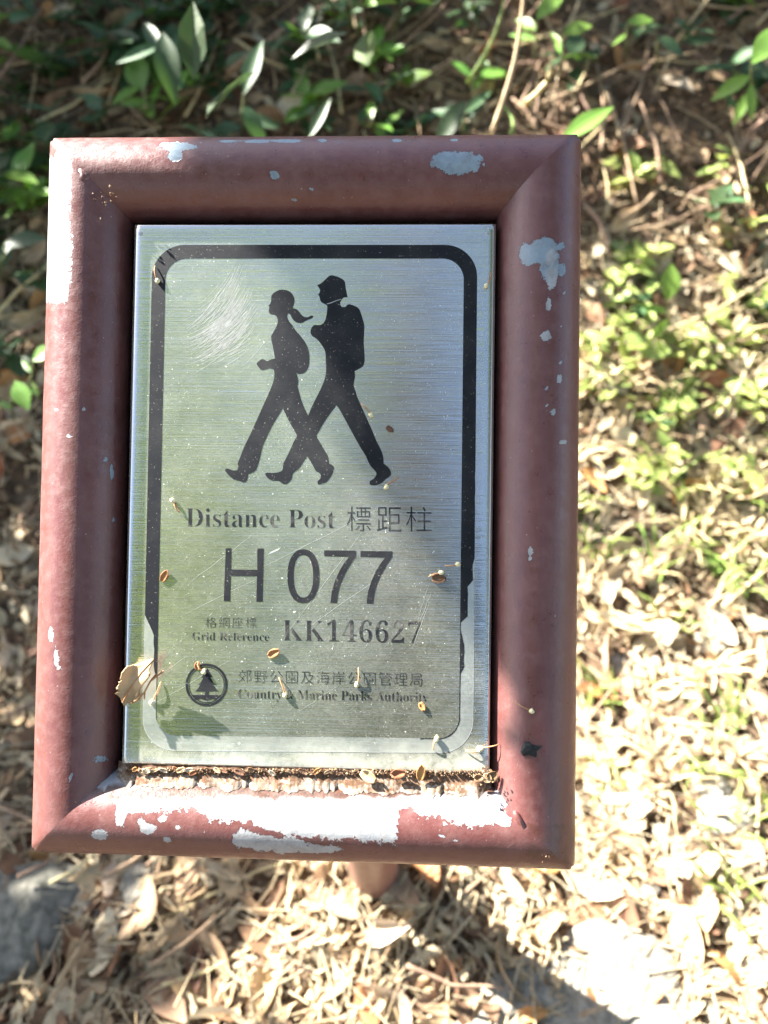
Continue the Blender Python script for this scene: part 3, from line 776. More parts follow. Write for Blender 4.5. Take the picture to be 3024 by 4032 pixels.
def random_px(m=120):
    for _ in range(200):
        px, py = RNG.uniform(-m, 3024 + m), RNG.uniform(-m, 4032 + m)
        if not in_sign(px, py, -90): return px, py
# 300 dry leaves that show one by one
for i in range(300):
    px, py = random_px(60)
    if py < 900 and RNG.random() < .45: px, py = random_px(60)
    p = ground_hit(px, py); c = RNG.choices(('tan', 'brown', 'pale', 'rust'), (5, 3, 3, 1.6))[0]
    o = copy_of(RNG.choice(variants), 'dry_leaf', M[c])
    curled = RNG.random() < .5
    sz = RNG.uniform(.7, 1.8) * (.9 if py < 900 else 1)
    lay(o, p, sz, RNG.uniform(0, 6.3), .004 + RNG.uniform(0, .012), RNG.gauss(0, .5 if curled else .2), RNG.gauss(0, .4 if curled else .15))
    where = 'on the bank behind the sign' if p.z > .08 else 'on the ground near the post'
    lb = {'tan': 'light brown', 'brown': 'dark brown', 'pale': 'bleached pale', 'rust': 'rust coloured'}[c] + (' curled' if curled else ' flat') + ' dry fallen leaf ' + where
    lb = ('small ' if sz < 1 else 'large ' if sz > 1.4 else 'middle sized ') + lb
    tag(o, lb, 'dry leaf', lb.replace('fallen leaf ', 'fallen leaves '))
# leaf fragments, straws and soil crumbs: uncountable litter
def litter(n, name, label, kindf):
    vs, fs, tone = [], [], []
    for i in range(n):
        px, py = random_px(420)
        p = ground_hit(px, py); kindf(p, px, py, vs, fs, tone)
    me = mesh(name, vs, fs, False); at = me.attributes.new('tone', 'FLOAT', 'FACE'); at.data.foreach_set('value', tone[:len(fs)])
    tag(obj(name, me, M['litter']), label, 'leaf litter' if 'leaf' in name else 'dry straw' if 'straw' in name else 'gravel', kind='stuff')
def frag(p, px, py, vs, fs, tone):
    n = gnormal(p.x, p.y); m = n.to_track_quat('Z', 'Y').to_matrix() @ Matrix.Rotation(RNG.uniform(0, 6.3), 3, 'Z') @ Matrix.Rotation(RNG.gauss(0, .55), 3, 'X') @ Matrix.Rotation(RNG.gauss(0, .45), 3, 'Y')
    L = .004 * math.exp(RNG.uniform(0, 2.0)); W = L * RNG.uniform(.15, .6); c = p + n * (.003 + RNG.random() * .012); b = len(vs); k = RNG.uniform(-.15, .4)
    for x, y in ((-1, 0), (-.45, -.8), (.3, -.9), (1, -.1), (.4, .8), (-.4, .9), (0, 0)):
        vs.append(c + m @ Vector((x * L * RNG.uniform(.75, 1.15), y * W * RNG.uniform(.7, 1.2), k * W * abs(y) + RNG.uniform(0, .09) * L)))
    t = min(.99, max(0, RNG.gauss(.1 if py < 620 and px < 1700 else .32 if py < 900 else .74 if px > 2200 else .5, .26)))  # shade and sun put into the tone: darker upper left, paler right
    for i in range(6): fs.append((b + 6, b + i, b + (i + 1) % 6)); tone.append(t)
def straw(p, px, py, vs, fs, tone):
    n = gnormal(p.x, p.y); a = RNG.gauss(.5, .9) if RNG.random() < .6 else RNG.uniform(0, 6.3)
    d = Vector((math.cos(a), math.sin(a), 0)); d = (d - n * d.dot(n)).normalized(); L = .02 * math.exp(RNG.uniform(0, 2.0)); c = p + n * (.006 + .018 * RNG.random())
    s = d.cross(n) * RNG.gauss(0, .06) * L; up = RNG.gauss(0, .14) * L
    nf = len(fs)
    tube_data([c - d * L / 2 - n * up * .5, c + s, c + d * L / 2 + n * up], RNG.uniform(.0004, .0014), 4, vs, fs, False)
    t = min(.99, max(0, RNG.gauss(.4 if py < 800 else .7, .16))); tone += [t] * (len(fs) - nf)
def grit(p, px, py, vs, fs, tone):
    r = .0015 * math.exp(RNG.uniform(0, 1.7)); b = len(vs); n = gnormal(p.x, p.y)
    for d in ((1, 0, 0), (0, 1, 0), (-1, 0, 0), (0, -1, 0), (0, 0, 1), (0, 0, -1)): vs.append(p + n * r * .4 + Vector(d) * r * RNG.uniform(.6, 1.3))
    for f in ((0, 1, 4), (1, 2, 4), (2, 3, 4), (3, 0, 4), (1, 0, 5), (2, 1, 5), (3, 2, 5), (0, 3, 5)): fs.append(tuple(b + i for i in f))
    t = RNG.choice((.0, .05, .2, .3, .45, .95, 1)); tone += [t] * 8
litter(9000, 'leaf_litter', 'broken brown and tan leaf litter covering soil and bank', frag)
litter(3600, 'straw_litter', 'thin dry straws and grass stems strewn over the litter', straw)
litter(9000, 'gravel', 'small soil crumbs and grit among the litter', grit)

# stones
def stone(px, py, r, label, mat='rock', seed=0, flat=.6, rot=0.0, name='stone'):
    p = ground_hit(px, py); vs, fs = [], []; nr, ns = 10, 16
    for i in range(nr + 1):
        th = math.pi * i / nr
        for k in range(ns):
            a = 2 * math.pi * k / ns; d = Vector((math.sin(th) * math.cos(a), math.sin(th) * math.sin(a), math.cos(th)))
            q = 1 + .35 * N3(d * 1.3 + Vector((seed * 2.7, 0, seed))) + .12 * N3(d * 4 + Vector((0, seed, 0)))
            vs.append((d.x * r[0] * q, d.y * r[1] * q, d.z * min(r) * flat * q))
    for i in range(nr):
        for k in range(ns): k2 = (k + 1) % ns; fs.append((i * ns + k, (i + 1) * ns + k, (i + 1) * ns + k2, i * ns + k2))
    o = obj(name, mesh(name, vs, fs), M[mat]); o.location = p + Vector((0, 0, min(r) * flat * .35)); o.rotation_euler.z = rot
    return tag(o, label, 'stone')
stone(120, 3600, (.085, .075), 'large grey boulder with mossy dark patches left of the post', seed=2, flat=.35, mat='moss_rock')
stone(555, 3490, (.026, .03), 'egg sized pale stone between the boulder and the post', seed=4, mat='slab')
stone(2845, 3215, (.034, .028), 'grey angular stone on the sunlit litter', seed=6)
stone(2820, 3110, (.024, .02), 'smaller pale stone touching the grey angular stone', seed=8, mat='slab')
stone(2800, 2540, (.032, .02), 'grey flat stone below the grass tufts', seed=9)
stone(455, 3610, (.016, .022), 'tan almond shaped pebble between twigs', seed=12, mat='slab')
stone(2430, 2620, (.022, .016), 'small grey pebble beside the right rail of the frame', seed=13)
stone(2950, 3800, (.03, .02), 'small pale stone beside the concrete slab', seed=15, mat='slab')
for i in range(34):
    px, py = random_px(40)
    if py < 2300: py = RNG.uniform(2500, 4000); px = RNG.choice((RNG.uniform(0, 140), RNG.uniform(2300, 3000)))
    r = RNG.uniform(.007, .015); stone(px, py, (r, r * RNG.uniform(.6, .9)), 'pea to walnut sized pebble in the litter round the post', seed=20 + i, name='pebble', rot=RNG.uniform(0, 3), mat=RNG.choice(('rock', 'slab')))['group'] = 'pebbles in the litter round the post'
# the broken concrete slab at the foot of the post
def slab(P, h, label, seed):
    Q = [ground_hit(x, y) for x, y in P]; n0 = len(Q); Q2 = []
    for i in range(n0):
        a, b = Q[i], Q[(i + 1) % n0]
        for k in range(6): q = a.lerp(b, k / 6); q = q + Vector((N3((q.x, q.y, seed), 40), N3((q.y, q.x, seed), 40), 0)) * .006; Q2.append(q)
    c = sum(Q2, Vector()) / len(Q2); n = len(Q2); vs = []; fs = []
    for f, z in ((1.04, -.04), (1.0, h - .006), (.97, h), (.7, h), (.4, h), (.15, h)):
        for q in Q2:
            x, y = c.x + (q.x - c.x) * f, c.y + (q.y - c.y) * f; vs.append((x, y, z + (.009 * N3((x, y, seed), 16) + .004 * N3((x, y, seed), 60) if z > 0 else 0)))
    for r in range(5):
        for k in range(n): a = r * n + k; b = r * n + (k + 1) % n; fs.append((a, b, b + n, a + n)[::-1])
    fs.append(tuple(5 * n + k for k in range(n))[::-1])
    return tag(obj('concrete_slab', mesh('concrete_slab', vs, fs), M['slab']), label, 'slab')
slab([(1700, 4150), (1800, 4000), (1925, 3850), (2060, 3775), (2150, 3700), (2340, 3630), (2570, 3690), (2640, 3780), (2690, 3900), (2730, 4050), (2740, 4200), (2200, 4300)], .012, 'pale rough concrete slab crossed by the shadow of the post', 1)
slab([(2700, 3790), (2900, 3830), (3080, 3900), (3150, 4150), (2790, 4150), (2760, 4000)], .008, 'smaller broken concrete piece beyond the crack of the slab', 3)

# twigs
def twig(P, r, label, mat='twig', lift=.012, name='twig', group=None, lifts=None):
    pts = []
    for i, (x, y) in enumerate(P):
        q = ground_hit(x, y); n = gnormal(q.x, q.y); pts.append(q + n * (lifts[i] if lifts else lift))
    fine = []
    for i in range(len(pts) - 1):
        for k in range(5):
            t = k / 5; q = pts[i].lerp(pts[i + 1], t); fine.append(q + Vector((N3(q, 18), N3(q + Vector((5, 0, 0)), 18), N3(q, 11))) * r * 1.2)
    fine.append(pts[-1]); m = len(fine)
    v, f = tube_data(fine, [r * (1 - .55 * i / m) for i in range(m)], 7)
    o = obj(name, mesh(name, v, f), M[mat]); tag(o, label, 'grass stalk' if mat == 'straw' else 'twig', group); return o
twig([(700, 3740), (900, 3775), (1150, 3830), (1240, 3825)], .003, 'long dark twig lying level below the bottom rail')
twig([(60, 3780), (400, 3730), (700, 3600), (1020, 3440), (1200, 3390)], .0028, 'long pale stalk running up towards the bottom rail', 'straw')
twig([(1330, 4030), (1560, 3860), (1690, 3770)], .004, 'straight brown stick pointing at the concrete slab')
twig([(1560, 3880), (1680, 4032)], .003, 'short brown stick branching below the straight stick')
twig([(440, 3440), (420, 3620), (400, 3740)], .003, 'upright brown twig beside the boulder')
twig([(2290, 830), (2345, 920), (2390, 1030)], .004, 'pinkish thick twig leaning out behind the right rail', lifts=(.03, .04, .02))
twig([(2370, 440), (2440, 600), (2500, 830)], .004, 'grey brown twig hanging down the bank', lifts=(.05, .03, .02))
twig([(2830, 0), (2640, 260), (2560, 420)], .003, 'long slanting stalk at the top of the bank', 'straw', lifts=(.1, .07, .04))
twig([(900, 330), (1200, 170), (1512, 30)], .0045, 'thick bare branch crossing the shaded bank', lifts=(.03, .06, .08))
twig([(1640, 500), (1680, 420)], .004, 'pale stub of dead wood behind the top rail', lifts=(.02, .03))
twig([(0, 1400), (200, 1300), (330, 1180)], .0045, 'orange brown stick behind the left rail', lifts=(.02, .03, .03))
twig([(0, 1270), (110, 1150), (230, 1050)], .0035, 'pale stick leaning towards the left rail', 'straw', lifts=(.02, .03, .03))
twig([(2560, 1350), (2800, 1250), (3024, 1130)], .003, 'long pale stalk lying across the grass', 'straw', lifts=(.04, .06, .07))
twig([(2420, 2700), (2540, 2900), (2580, 3000)], .0022, 'thin purple brown twig beside the right rail')
twig([(2780, 2980), (2900, 3090), (2880, 2850)], .0022, 'thin forked looking twig above the grey angular stone')
twig([(2790, 2330), (2850, 2420), (2960, 2440)], .003, 'bent twig lying by the flat stone')
for i in range(170):
    px, py = random_px(30); a = RNG.gauss(.5, .5)
    if i > 46: px, py = RNG.uniform(1400, 3000), RNG.uniform(-100, 900); a = RNG.uniform(-.6, 2.2)
    if 86 < i < 126: px, py = RNG.uniform(-50, 1500), RNG.uniform(-100, 520)
    L = RNG.uniform(120, 420)
    m = RNG.choice(('twig', 'twig', 'straw')); bank = ground_hit(px, py).z > .08
    lb = ('thin brown twig' if m == 'twig' else 'thin straw coloured stalk') + (' lying on the bank behind the sign' if bank else ' lying on the level litter')
    twig([(px, py), (px + L * .5 * math.cos(a), py - L * .5 * math.sin(a)), (px + L * math.cos(a + .1), py - L * math.sin(a + .1))], RNG.uniform(.0014, .0036), lb, m, RNG.uniform(.012, .05), group=lb.replace('twig', 'twigs').replace('stalk', 'stalks'))
# tall standing stalks behind the top rail
def stalk(P, r, label, mat='straw'):
    v, f = tube_data(P, [r * (1 - .5 * i / len(P)) for i in range(len(P))], 7); o = obj('grass_stalk', mesh('grass_stalk', v, f), M[mat]); return tag(o, label, 'grass stalk')
def along(px0, py0, px1, py1, t0, t1, n=9, bow=.01):
    a = CW + ray(px0, py0) * t0; b = CW + ray(px1, py1) * t1
    return [a.lerp(b, i / (n - 1)) + Vector((bow * math.sin(math.pi * i / (n - 1)), 0, 0)) for i in range(n)]
g = ground_hit(1925, 640)
stalk([g + Vector((0, 0, -.01))] + along(1928, 540, 2065, -60, 1.05, 1.0), .0042, 'tall pale dead stalk standing behind the top rail')
g = ground_hit(2010, 640)
stalk([g + Vector((0, 0, -.01))] + along(2000, 545, 1985, 420, 1.08, 1.1), .0028, 'short green yellow stalk next to the tall dead stalk', 'grass')
g = ground_hit(1840, 330)
stalk([g] + along(1850, 310, 1990, -40, 1.12, 1.1), .003, 'slender greenish stalk left of the tall dead stalk', 'grass')
g = ground_hit(2070, 415)
stalk([g] + along(2075, 400, 2170, 250, 1.2, 1.16), .0045, 'thick blunt dead stem among green leaves')

# green plants
def green_leaf_mesh(name, ln, wd, droop, fold, seed):
    v, f = [], []; nu, nv = 9, 4
    for i in range(nu + 1):
        t = i / nu; hw = wd * (math.sin(math.pi * (t * .95 + .025)) ** 1.05) * (1.12 - .3 * t)
        for k in range(-2, 3):
            u = k / 2; v.append((ln * t, hw * u, -droop * ln * t * t + fold * hw * abs(u) + .04 * wd * N3((t * 4, u, seed))))
    for i in range(nu):
        for k in range(nv): a = i * 5 + k; f.append((a, a + 5, a + 6, a + 1))
    return mesh(name, v, f)
LEAVES = [green_leaf_mesh('leaf', 1, w_, d_, f_, i) for i, (w_, d_, f_) in enumerate(((.17, .15, .25), (.2, .3, .2), (.14, .05, .3), (.24, .2, .15), (.3, .1, .2)))]
def plant(base, height, n, ll, mat, label, lean=(0, 0), shape=None, group='seedlings on the bank', name='seedling'):
    e = empty(name, Matrix.Translation(base)); tag(e, label, 'plant', group)
    top = Vector((lean[0], lean[1], height)); pts = []
    for i in range(6): t = i / 5; pts.append(Vector((top.x * t * t, top.y * t * t, height * t - .01)))
    v, f = tube_data(pts, [.0018 * (1 - .5 * i / 6) for i in range(6)], 6); obj('stem', mesh('stem', v, f), M['stem'], e)
    for i in range(n):
        t = .3 + .7 * (i + 1) / n; q = Vector((top.x * t * t, top.y * t * t, height * t - .01))
        a = i * 2.4 + base.x * 30; o = copy_of(RNG.choice(LEAVES) if shape is None else LEAVES[shape], 'leaf', M[mat]); o.parent = e
        s = ll * RNG.uniform(.65, 1.15); el = RNG.uniform(-.1, .75)
        o.matrix_local = Matrix.Translation(q) @ Matrix.Rotation(a, 4, 'Z') @ Matrix.Rotation(-el, 4, 'Y') @ Matrix.Rotation(RNG.gauss(0, .35), 4, 'X') @ Matrix.Scale(s, 4)
    return e
for i in range(112):
    px, py = RNG.uniform(-150, 1650), RNG.uniform(-260, 800)
    if i > 74: px, py = RNG.uniform(-200, 160), RNG.uniform(200, 1500)
    if i > 94: px, py = RNG.uniform(1650, 3150), RNG.uniform(-250, 500)
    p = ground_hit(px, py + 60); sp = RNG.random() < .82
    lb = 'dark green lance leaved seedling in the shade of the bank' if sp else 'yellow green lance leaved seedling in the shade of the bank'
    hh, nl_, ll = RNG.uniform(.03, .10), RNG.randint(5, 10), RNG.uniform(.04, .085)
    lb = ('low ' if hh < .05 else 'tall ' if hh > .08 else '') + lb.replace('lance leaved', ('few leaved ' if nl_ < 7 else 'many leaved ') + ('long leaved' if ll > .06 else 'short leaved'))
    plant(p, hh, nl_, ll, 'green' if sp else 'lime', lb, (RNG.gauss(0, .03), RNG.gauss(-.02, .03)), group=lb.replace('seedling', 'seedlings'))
for i in range(54):
    px, py = RNG.uniform(2330, 3150), RNG.uniform(620, 1650)
    if i > 30: px, py = RNG.uniform(2380, 3150), RNG.uniform(1000, 2000)
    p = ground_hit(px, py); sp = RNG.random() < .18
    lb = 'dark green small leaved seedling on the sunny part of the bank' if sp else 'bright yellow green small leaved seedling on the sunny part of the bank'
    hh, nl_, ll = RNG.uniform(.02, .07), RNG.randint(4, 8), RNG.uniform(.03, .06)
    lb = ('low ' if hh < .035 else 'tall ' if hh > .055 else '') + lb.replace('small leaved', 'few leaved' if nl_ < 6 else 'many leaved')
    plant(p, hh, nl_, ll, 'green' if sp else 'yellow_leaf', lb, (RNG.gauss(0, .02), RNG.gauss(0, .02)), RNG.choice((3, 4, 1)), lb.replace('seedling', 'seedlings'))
# leaves that show singly in the photograph, on their own shoots
def shoot(px, py, t, ang, ln, mat, label, shape=0, face=.9, extra=0):
    tip = CW + ray(px, py) * t; g = ground_hit(px - 10, py + 150)
    e = empty('leafy_shoot', Matrix.Translation(g)); tag(e, label, 'plant')
    b = tip - g; pts = [Vector((0, 0, -.01)), b * .35 + Vector((0, 0, .01)), b * .7, b]
    v, f = tube_data(pts, [.0022, .002, .0017, .0013], 6); obj('stem', mesh('stem', v, f), M['stem'], e)
    X = (CAMR @ Vector((math.cos(ang), math.sin(ang), .15))).normalized(); Z = (CAMR @ Vector((0, .35, 1))).normalized(); Y = Z.cross(X).normalized(); Z = X.cross(Y)
    for k in range(extra + 1):
        o = copy_of(LEAVES[shape if k == 0 else (shape + k) % 3], 'leaf', M[mat]); o.parent = e
        R3 = Matrix((X, Y, Z)).transposed().to_4x4()
        o.matrix_local = Matrix.Translation(b if k == 0 else b * (.95 - .2 * k)) @ R3 @ Matrix.Rotation(0 if k == 0 else RNG.uniform(1, 5), 4, 'Z') @ Matrix.Scale(ln * (1 if k == 0 else .8), 4)
    return e
shoot(960, 370, 1.12, 1.25, .082, 'green', 'shoot with one glossy upright leaf catching the sun behind the top rail', 0, extra=4)
shoot(1215, 545, 1.08, 1.05, .062, 'green', 'shoot with a narrow pale leaf rising behind the top rail', 2, extra=2)
shoot(2210, 555, .98, .62, .078, 'lime', 'shoot with a large sunlit yellow green leaf behind the top right corner', 0)
shoot(2115, 75, 1.15, .85, .06, 'lime', 'shoot with bright leaves near the tall dead stalk', 3, extra=2)
shoot(2215, 135, 1.15, .3, .045, 'lime', 'shoot with a row of small bright leaves at the top of the bank', 4, extra=2)
shoot(2470, 90, 1.2, .1, .04, 'lime', 'shoot with two round bright leaves at the top of the bank', 4, extra=1)
shoot(2590, 145, 1.2, -.6, .05, 'green', 'shoot with a single flat green leaf at the top of the bank', 3)
shoot(1830, 400, 1.1, -2.2, .075, 'green', 'shoot with a leaf turning yellow behind the top rail', 1, extra=2)
shoot(2630, 1180, 1.08, 1.5, .05, 'lime', 'shoot with one pointed pale leaf beside the right rail', 4, extra=2)
shoot(2960, 250, 1.0, .9, .07, 'lime', 'leafy shoot with broad bright leaves at the edge of the bank', 3, extra=3)
shoot(60, 1500, .95, -1.1, .04, 'lime', 'shoot with bright lime leaves beside the left rail', 4, extra=3)
shoot(130, 1420, .98, .6, .035, 'lime', 'small lime leaved shoot touching the left rail', 4, extra=2)
shoot(20, 960, 1.1, .2, .06, 'green', 'shoot with round green leaf at the left of the frame', 3, extra=2)
shoot(640, 130, 1.05, -1.4, .09, 'green', 'shoot with broad dark hanging leaves on the shaded bank', 1, extra=4)
# grass tufts on the sunny side
def tuft(px, py, n, h, mat, label, group):
    p = ground_hit(px, py); v, f = [], []
    for i in range(n):
        a = RNG.uniform(0, 6.3); L = h * RNG.uniform(.6, 1.3); b0 = p + Vector((RNG.gauss(0, .012), RNG.gauss(0, .012), -.005)); d = Vector((math.cos(a), math.sin(a), 0)); out = L * RNG.uniform(.3, .9); wd = RNG.uniform(.002, .0048); s = Vector((-d.y, d.x, 0)); k = len(v)
        for j in range(6):
            t = j / 5; c = b0 + d * out * t ** 1.4 + Vector((0, 0, L * (t - .45 * t * t * RNG.uniform(.8, 1.4)))); ww = wd * (1 - t) ** .6 + .0002
            v += [c - s * ww, c + s * ww - Vector((0, 0, ww * .4))]
        for j in range(5): q = k + 2 * j; f.append((q, q + 1, q + 3, q + 2))
    tag(obj('grass_tuft', mesh('grass_tuft', v, f), M[mat]), label, 'grass', group)
for i in range(84):
    px, py = RNG.uniform(2250, 3150), RNG.uniform(1300, 2350)
    if i > 62: px, py = RNG.uniform(2300, 3100), RNG.uniform(2300, 3500)
    m = RNG.choice(('straw', 'straw', 'grass')); lb = ('dry straw coloured' if m == 'straw' else 'fresh yellow green') + ' grass tuft on the sunlit ground beside the frame'
    nb, hb = RNG.randint(8, 15), RNG.uniform(.05, .12)
    lb = ('sparse ' if nb < 12 else 'dense ') + ('short ' if hb < .075 else 'long bladed ' if hb > .1 else 'middling ') + lb
    tuft(px, py, nb, hb, m, lb, lb.replace('tuft', 'tufts'))

# ================================================================== TREES (shade and reflections)
# where the photograph shows sun: lit share over the ground, rows of 252 px, columns of 378 px
LIT = [(.08, .05, .08, .15, .45, .6, .5, .3), (.08, .08, .12, .25, .5, .65, .45, .45), (.15, .1, .1, .2, .4, .6, .5, .7), (.3, .3, .3, .3, .5, .7, .75, .92), (.4, .4, .4, .5, .5, .8, .85, 1),
       (.4, .5, .5, .5, .5, .9, 1, 1), (.4, .5, .5, .5, .6, 1, 1, 1)] + [(.4, .5, .5, .5, .6, 1, 1, 1)] * 6 + [(.35, .5, .7, .7, .9, 1, 1, 1), (.2, .55, .8, .7, .95, 1, 1, 1), (.35, .6, .65, .7, .9, 1, 1, 1)]
def lit_ground(px, py):
    if px < -400 or px > 3400 or py < -500 or py > 4400: return .35
    r = min(15, max(0, int(py // 252))); c = min(7, max(0, int(px // 378))); return LIT[r][c]
EDGE = [(555, 620), (800, 820), (1100, 1120), (1700, 1330), (2400, 1760), (2950, 1960), (3050, 2070), (3330, 2270)]   # y, x: the sun's border across the sign
def lit_sign(px, py):
    x = EDGE[0][1] if py < 555 else EDGE[-1][1]
    for (y0, x0), (y1, x1) in zip(EDGE, EDGE[1:]):
        if y0 <= py <= y1: x = x0 + (x1 - x0) * (py - y0) / (y1 - y0)
    if ((px - 270) / 190) ** 2 + ((py - 1760) / 270) ** 2 < 1: return 0.0
    return 1.0 if px < x else 0.0
LAST = [None]
def shade_target(Q):
    """what a leaf at Q shades: ('sign', lit) or ('ground', lit)"""
    q = inv @ Q; d = inv.to_3x3() @ SUN; t = (q.z - .012) / d.z
    if t > 0:
        h = q - d * t
        if abs(h.x) < .17 and abs(h.y) < .225:
            return 'sign', lit_sign(*pix_local(h))
    t = 0; p = Q.copy()
    for _ in range(60):
        p = p - SUN * max(.03, (p.z - ground_z(p.x, p.y)) * .7)
        if p.z < ground_z(p.x, p.y) + .02: break
    LAST[0] = p
    return 'ground', lit_ground(*pix(p))
TR = random.Random(5)
crown_pts = []
def try_leaf(Q, r, forced=False):
    e1 = SUN.cross(Vector((0, 0, 1))).normalized(); e2 = SUN.cross(e1)
    for k in range(6):
        a = k * 1.05; T, l = shade_target(Q + (e1 * math.cos(a) + e2 * math.sin(a)) * r * .62)
        if T == 'sign' and l > .5: return False
    T, l = shade_target(Q)
    if T == 'sign': return True
    return l < .9 and .5 + .75 * N3(LAST[0], 8) > l * 1.05
# dense sprays over the shaded part of the sign
for i in range(1700):
    x, y = TR.uniform(-.15, .15), TR.uniform(-.21, .21); Q = ROOT @ Vector((x, y, .012)) + SUN * TR.uniform(1.25, 1.9); r = TR.uniform(.014, .042)
    if i > 1400: h_ = loc(270 + TR.gauss(0, 70), 1760 + TR.gauss(0, 110), .012); Q = ROOT @ h_ + SUN * TR.uniform(1.3, 1.7); r = TR.uniform(.014, .026)
    if try_leaf(Q, r): crown_pts.append((Q, r))
# looser foliage that dapples the bank and the ground
for i in range(4600):
    px, py = TR.uniform(-700, 3700), TR.uniform(-900, 4300)
    if i > 2600: px, py = TR.uniform(-700, 1900), TR.uniform(-1100, 900)
    g = ground_hit(px, py); Q = g + SUN * TR.uniform(1.2, 2.6); r = TR.uniform(.025, .05)
    if try_leaf(Q, r): crown_pts.append((Q, r))
def leaf_cloud(name, pts, mat, parent, rng):
    vs, fs, tone = [], [], []
    for c, r in pts:
        m = Matrix.Rotation(rng.uniform(0, 6.3), 3, 'Z') @ Matrix.Rotation(rng.gauss(0, .6), 3, 'X') @ Matrix.Rotation(rng.gauss(0, .6), 3, 'Y'); b = len(vs)
        for x, y, z in ((-1, 0, 0), (-.3, .42, .1), (.35, .36, .1), (1, 0, -.1), (.35, -.36, .1), (-.3, -.42, .1), (0, 0, 0)): vs.append(c + m @ Vector((x, y, z)) * r)
        t = rng.random()
        for i in range(6): fs.append((b + 6, b + i, b + (i + 1) % 6)); tone.append(t)
    me = mesh(name, vs, fs, False); at = me.attributes.new('tone', 'FLOAT', 'FACE'); at.data.foreach_set('value', tone); return obj(name, me, mat, parent)
def limb_to(vs, fs, a, b, r0, r1, bow):
    pts = []
    for i in range(9):
        t = i / 8; q = a.lerp(b, t) + Vector((0, 0, bow * math.sin(math.pi * t))); pts.append(q + Vector((N3(q, 2), N3(q + Vector((9, 0, 0)), 2), 0)) * .05 * math.sin(math.pi * t))
    tube_data(pts, [r0 + (r1 - r0) * i / 8 for i in range(9)], 8, vs, fs); return pts
def blocked(P):
    """a bough must not throw its shadow over the sunlit part of the sign"""
    for q in P:
        T, l = shade_target(q)
        if l > .75: return True
    return False
base = Vector((-2.9, .35, 0)); base.z = ground_z(base.x, base.y) - .1
shade_tree = empty('overhanging_tree', Matrix.Translation(base)); tag(shade_tree, 'leafy tree leaning over the bank and shading the sign', 'tree')
off = lambda L: [v - base for v in L]
v, f = [], []; crown_c = sum((q for q, r in crown_pts), Vector()) / len(crown_pts)
T = limb_to(v, f, base, Vector((-2.6, .75, crown_c.z + 1.1)), .13, .05, 0)
obj('trunk', mesh('trunk', off(v), f), M['bark'], shade_tree)
for i in range(40):
    tgt, _ = TR.choice(crown_pts); a = T[TR.randint(4, 8)]; v, f = [], []
    P = limb_to(v, f, a, tgt, .022, .005, TR.uniform(.05, .25))
    if not blocked(P): obj('limb', mesh('limb', off(v), f), M['bark'], shade_tree)
crown = leaf_cloud('crown', [(q - base, r) for q, r in crown_pts], M['crown'], shade_tree, TR); crown['kind'] = 'stuff'
def tree(x, y, h, rr, n, label, seed, dia=.11, low=.35):
    rg = random.Random(seed); b = Vector((x, y, ground_z(x, y) - .1)); e = empty('tree', Matrix.Translation(b)); tag(e, label, 'tree', 'trees behind the path')
    v, f = [], []; top = Vector((rg.gauss(0, .2), rg.gauss(0, .2), h)); T = limb_to(v, f, Vector(), top, dia, dia * .3, 0); obj('trunk', mesh('trunk', v, f), M['bark'], e)
    pts = []; tips = []
    for k in range(9):
        a = T[rg.randint(3, 7)]; d = Vector((rg.gauss(0, 1), rg.gauss(0, 1), rg.uniform(.1, .8))).normalized(); tip = a + d * rr * rg.uniform(.6, 1.1); v, f = [], []
        limb_to(v, f, a, tip, dia * .35, .008, .1); obj('limb', mesh('limb', v, f), M['bark'], e); tips += [a.lerp(tip, .55), a.lerp(tip, .8), tip]
    tips.append(top)
    for i in range(n):
        c = rg.choice(tips); q = c + Vector((rg.gauss(0, 1), rg.gauss(0, 1), rg.gauss(0, .7))) * rr * .3
        if q.z > h * low: pts.append((q, rg.uniform(.05, .11)))
    o = leaf_cloud('crown', pts, M['crown'], e, rg); o['kind'] = 'stuff'
def shade_shrub(x, y, h, n, label, seed):
    rg = random.Random(seed); b = Vector((x, y, ground_z(x, y) - .03)); e = empty('shade_shrub', Matrix.Translation(b)); tag(e, label, 'shade_shrub', 'added shrubs on top of the bank'); pts = []
    for k in range(6):
        tip = Vector((rg.gauss(0, .3), rg.gauss(0, .3), h * rg.uniform(.6, 1))); v, f = [], []; P = limb_to(v, f, Vector((rg.gauss(0, .05), rg.gauss(0, .05), 0)), tip, .012, .003, .05)
        if not blocked([b + q for q in P]): obj('branch', mesh('branch', v, f), M['bark'], e)
        for i in range(n // 6):
            q = tip * rg.uniform(.35, 1) + Vector((rg.gauss(0, .16), rg.gauss(0, .16), rg.gauss(0, .14)))
            if try_leaf(b + q, .045): pts.append((q, rg.uniform(.03, .06)))
    leaf_cloud('foliage', pts, M['crown'], e, rg)['kind'] = 'stuff'
for i, (x, y) in enumerate(((-1.3, 1.75), (-.75, 1.95), (-.2, 2.0), (.4, 2.15), (1.0, 2.3), (1.6, 2.2), (-1.9, 1.5), (-1.6, 2.6), (0.1, 2.9), (1.2, 3.1))):  # unseen shrubs added to keep sky light off the bank
    shade_shrub(x, y, TR.uniform(.8, 1.3), 520, 'leafy shrub added on top of the bank to block sky light', 40 + i)
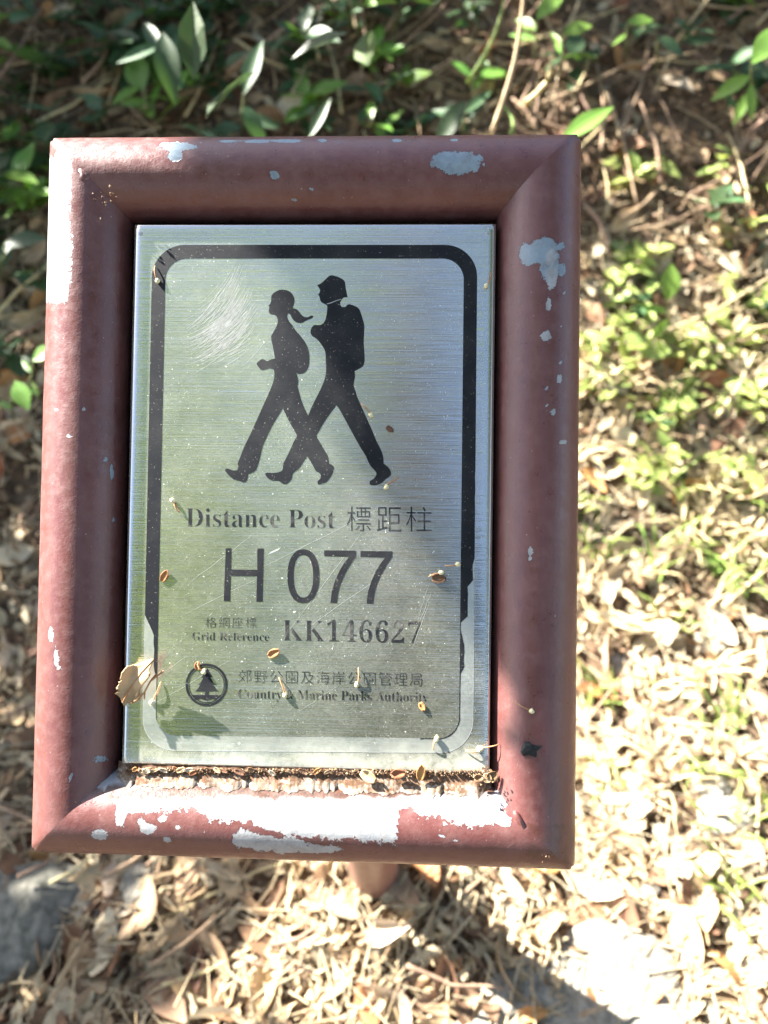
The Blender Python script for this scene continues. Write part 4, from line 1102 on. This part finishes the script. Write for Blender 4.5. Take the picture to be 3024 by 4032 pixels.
def sprays(x, y, h, dia, label, seed, C, lean=(0, 0), mat='crown_light'):
    """tree whose foliage hangs in separate sprays; C: spray centres as directions from the plate (x, y per unit of z), distance, spread, leaves"""
    rg = random.Random(seed); b = Vector((x, y, ground_z(x, y) - .1)); e = empty('tree', Matrix.Translation(b)); tag(e, label, 'tree', 'trees behind the path')
    v, f = [], []; T = limb_to(v, f, Vector(), Vector((lean[0], lean[1], h)), dia, dia * .55, 0); obj('trunk', mesh('trunk', v, f), M['dark_bark'], e); pts = []
    for dx, dy, d, sp, n in C:
        c = ROOT @ (Vector((dx, dy, 1)) * d) - b; k = min(8, max(2, int(8 * (c.z - .3) / h))); v, f = [], []
        limb_to(v, f, T[k], c, dia * .3, .006, .1); obj('limb', mesh('limb', v, f), M['dark_bark'], e)
        for i in range(n): pts.append((c + Vector((rg.gauss(0, sp), rg.gauss(0, sp), rg.gauss(0, sp * .8))), rg.uniform(.05, .12)))
    leaf_cloud('crown', pts, M[mat], e, rg)['kind'] = 'stuff'
sprays(-1.5, -2.7, 6.0, .09, 'forked tree with leafy sprays nearest the path opposite the sign', 71,
       [(-.42, .35, 4.2, .3, 200), (-.24, .42, 4.6, .25, 120), (-.30, .12, 4.4, .32, 220), (-.13, .16, 5.0, .2, 80), (-.40, -.1, 4.2, .35, 240), (-.22, -.12, 4.6, .3, 200), (-.36, -.35, 4.0, .4, 320)])
sprays(.10, -3.2, 15.0, .13, 'straight pole like tree added to reflect in place of the person at the camera', 72, [(-.05, .3, 4.8, .12, 30)])  # added stem: a dark streak in the plate where the person would mirror
sprays(.5, -4.6, 6.5, .11, 'dark low crowned tree added to reflect in place of the person at the camera', 73, [(-.05, -.2, 3.6, .17, 420), (.05, -.24, 3.6, .2, 600), (-.12, -.34, 3.6, .24, 600), (.12, -.34, 3.6, .22, 600), (0, -.42, 3.6, .26, 600), (.2, -.4, 3.6, .22, 420)], mat='crown')  # added foliage: darkens the lower plate where the person would mirror
sprays(-.62, -4.1, 15.0, .13, 'tall dark stemmed tree opposite the sign', 74, [(-.16, .3, 5.5, .16, 60)], (.2, .2))
sprays(.36, -4.4, 16.0, .09, 'bare thin tree beside the dark low crowned tree', 75, [(.11, .3, 5.5, .14, 30)], (-.05, 0))
sprays(-.28, -5.0, 16.0, .1, 'bare thin tree between the tall dark stems', 76, [(-.06, .42, 5.5, .14, 30)], (.05, 0))
def grove(L):
    for i, (x, y, h, rr, n, dia, low, lb) in enumerate(L): tree(x, y, h, rr, n, lb + ' behind the path opposite the sign', i + 1, dia, low)
grove([(-3.4, -4.2, 6.5, 1.6, 3000, .16, .2, 'broad dense tree'), (3.4, -3.4, 5.5, 1.5, 2200, .14, .2, 'broad low tree'), (2.2, -.9, 4.5, 1.3, 2600, .11, .25, 'round tree added to block sky light'),  # the round tree is added to cut sky light from the right
       (.8, -8.5, 5.0, 1.6, 2200, .18, .2, 'farthest short tree'), (-2.6, -7.5, 9.0, 2.2, 3400, .2, .2, 'stout tree in the second row'), (2.9, -7.0, 8.0, 2.0, 3000, .17, .2, 'leaning tree in the second row')])
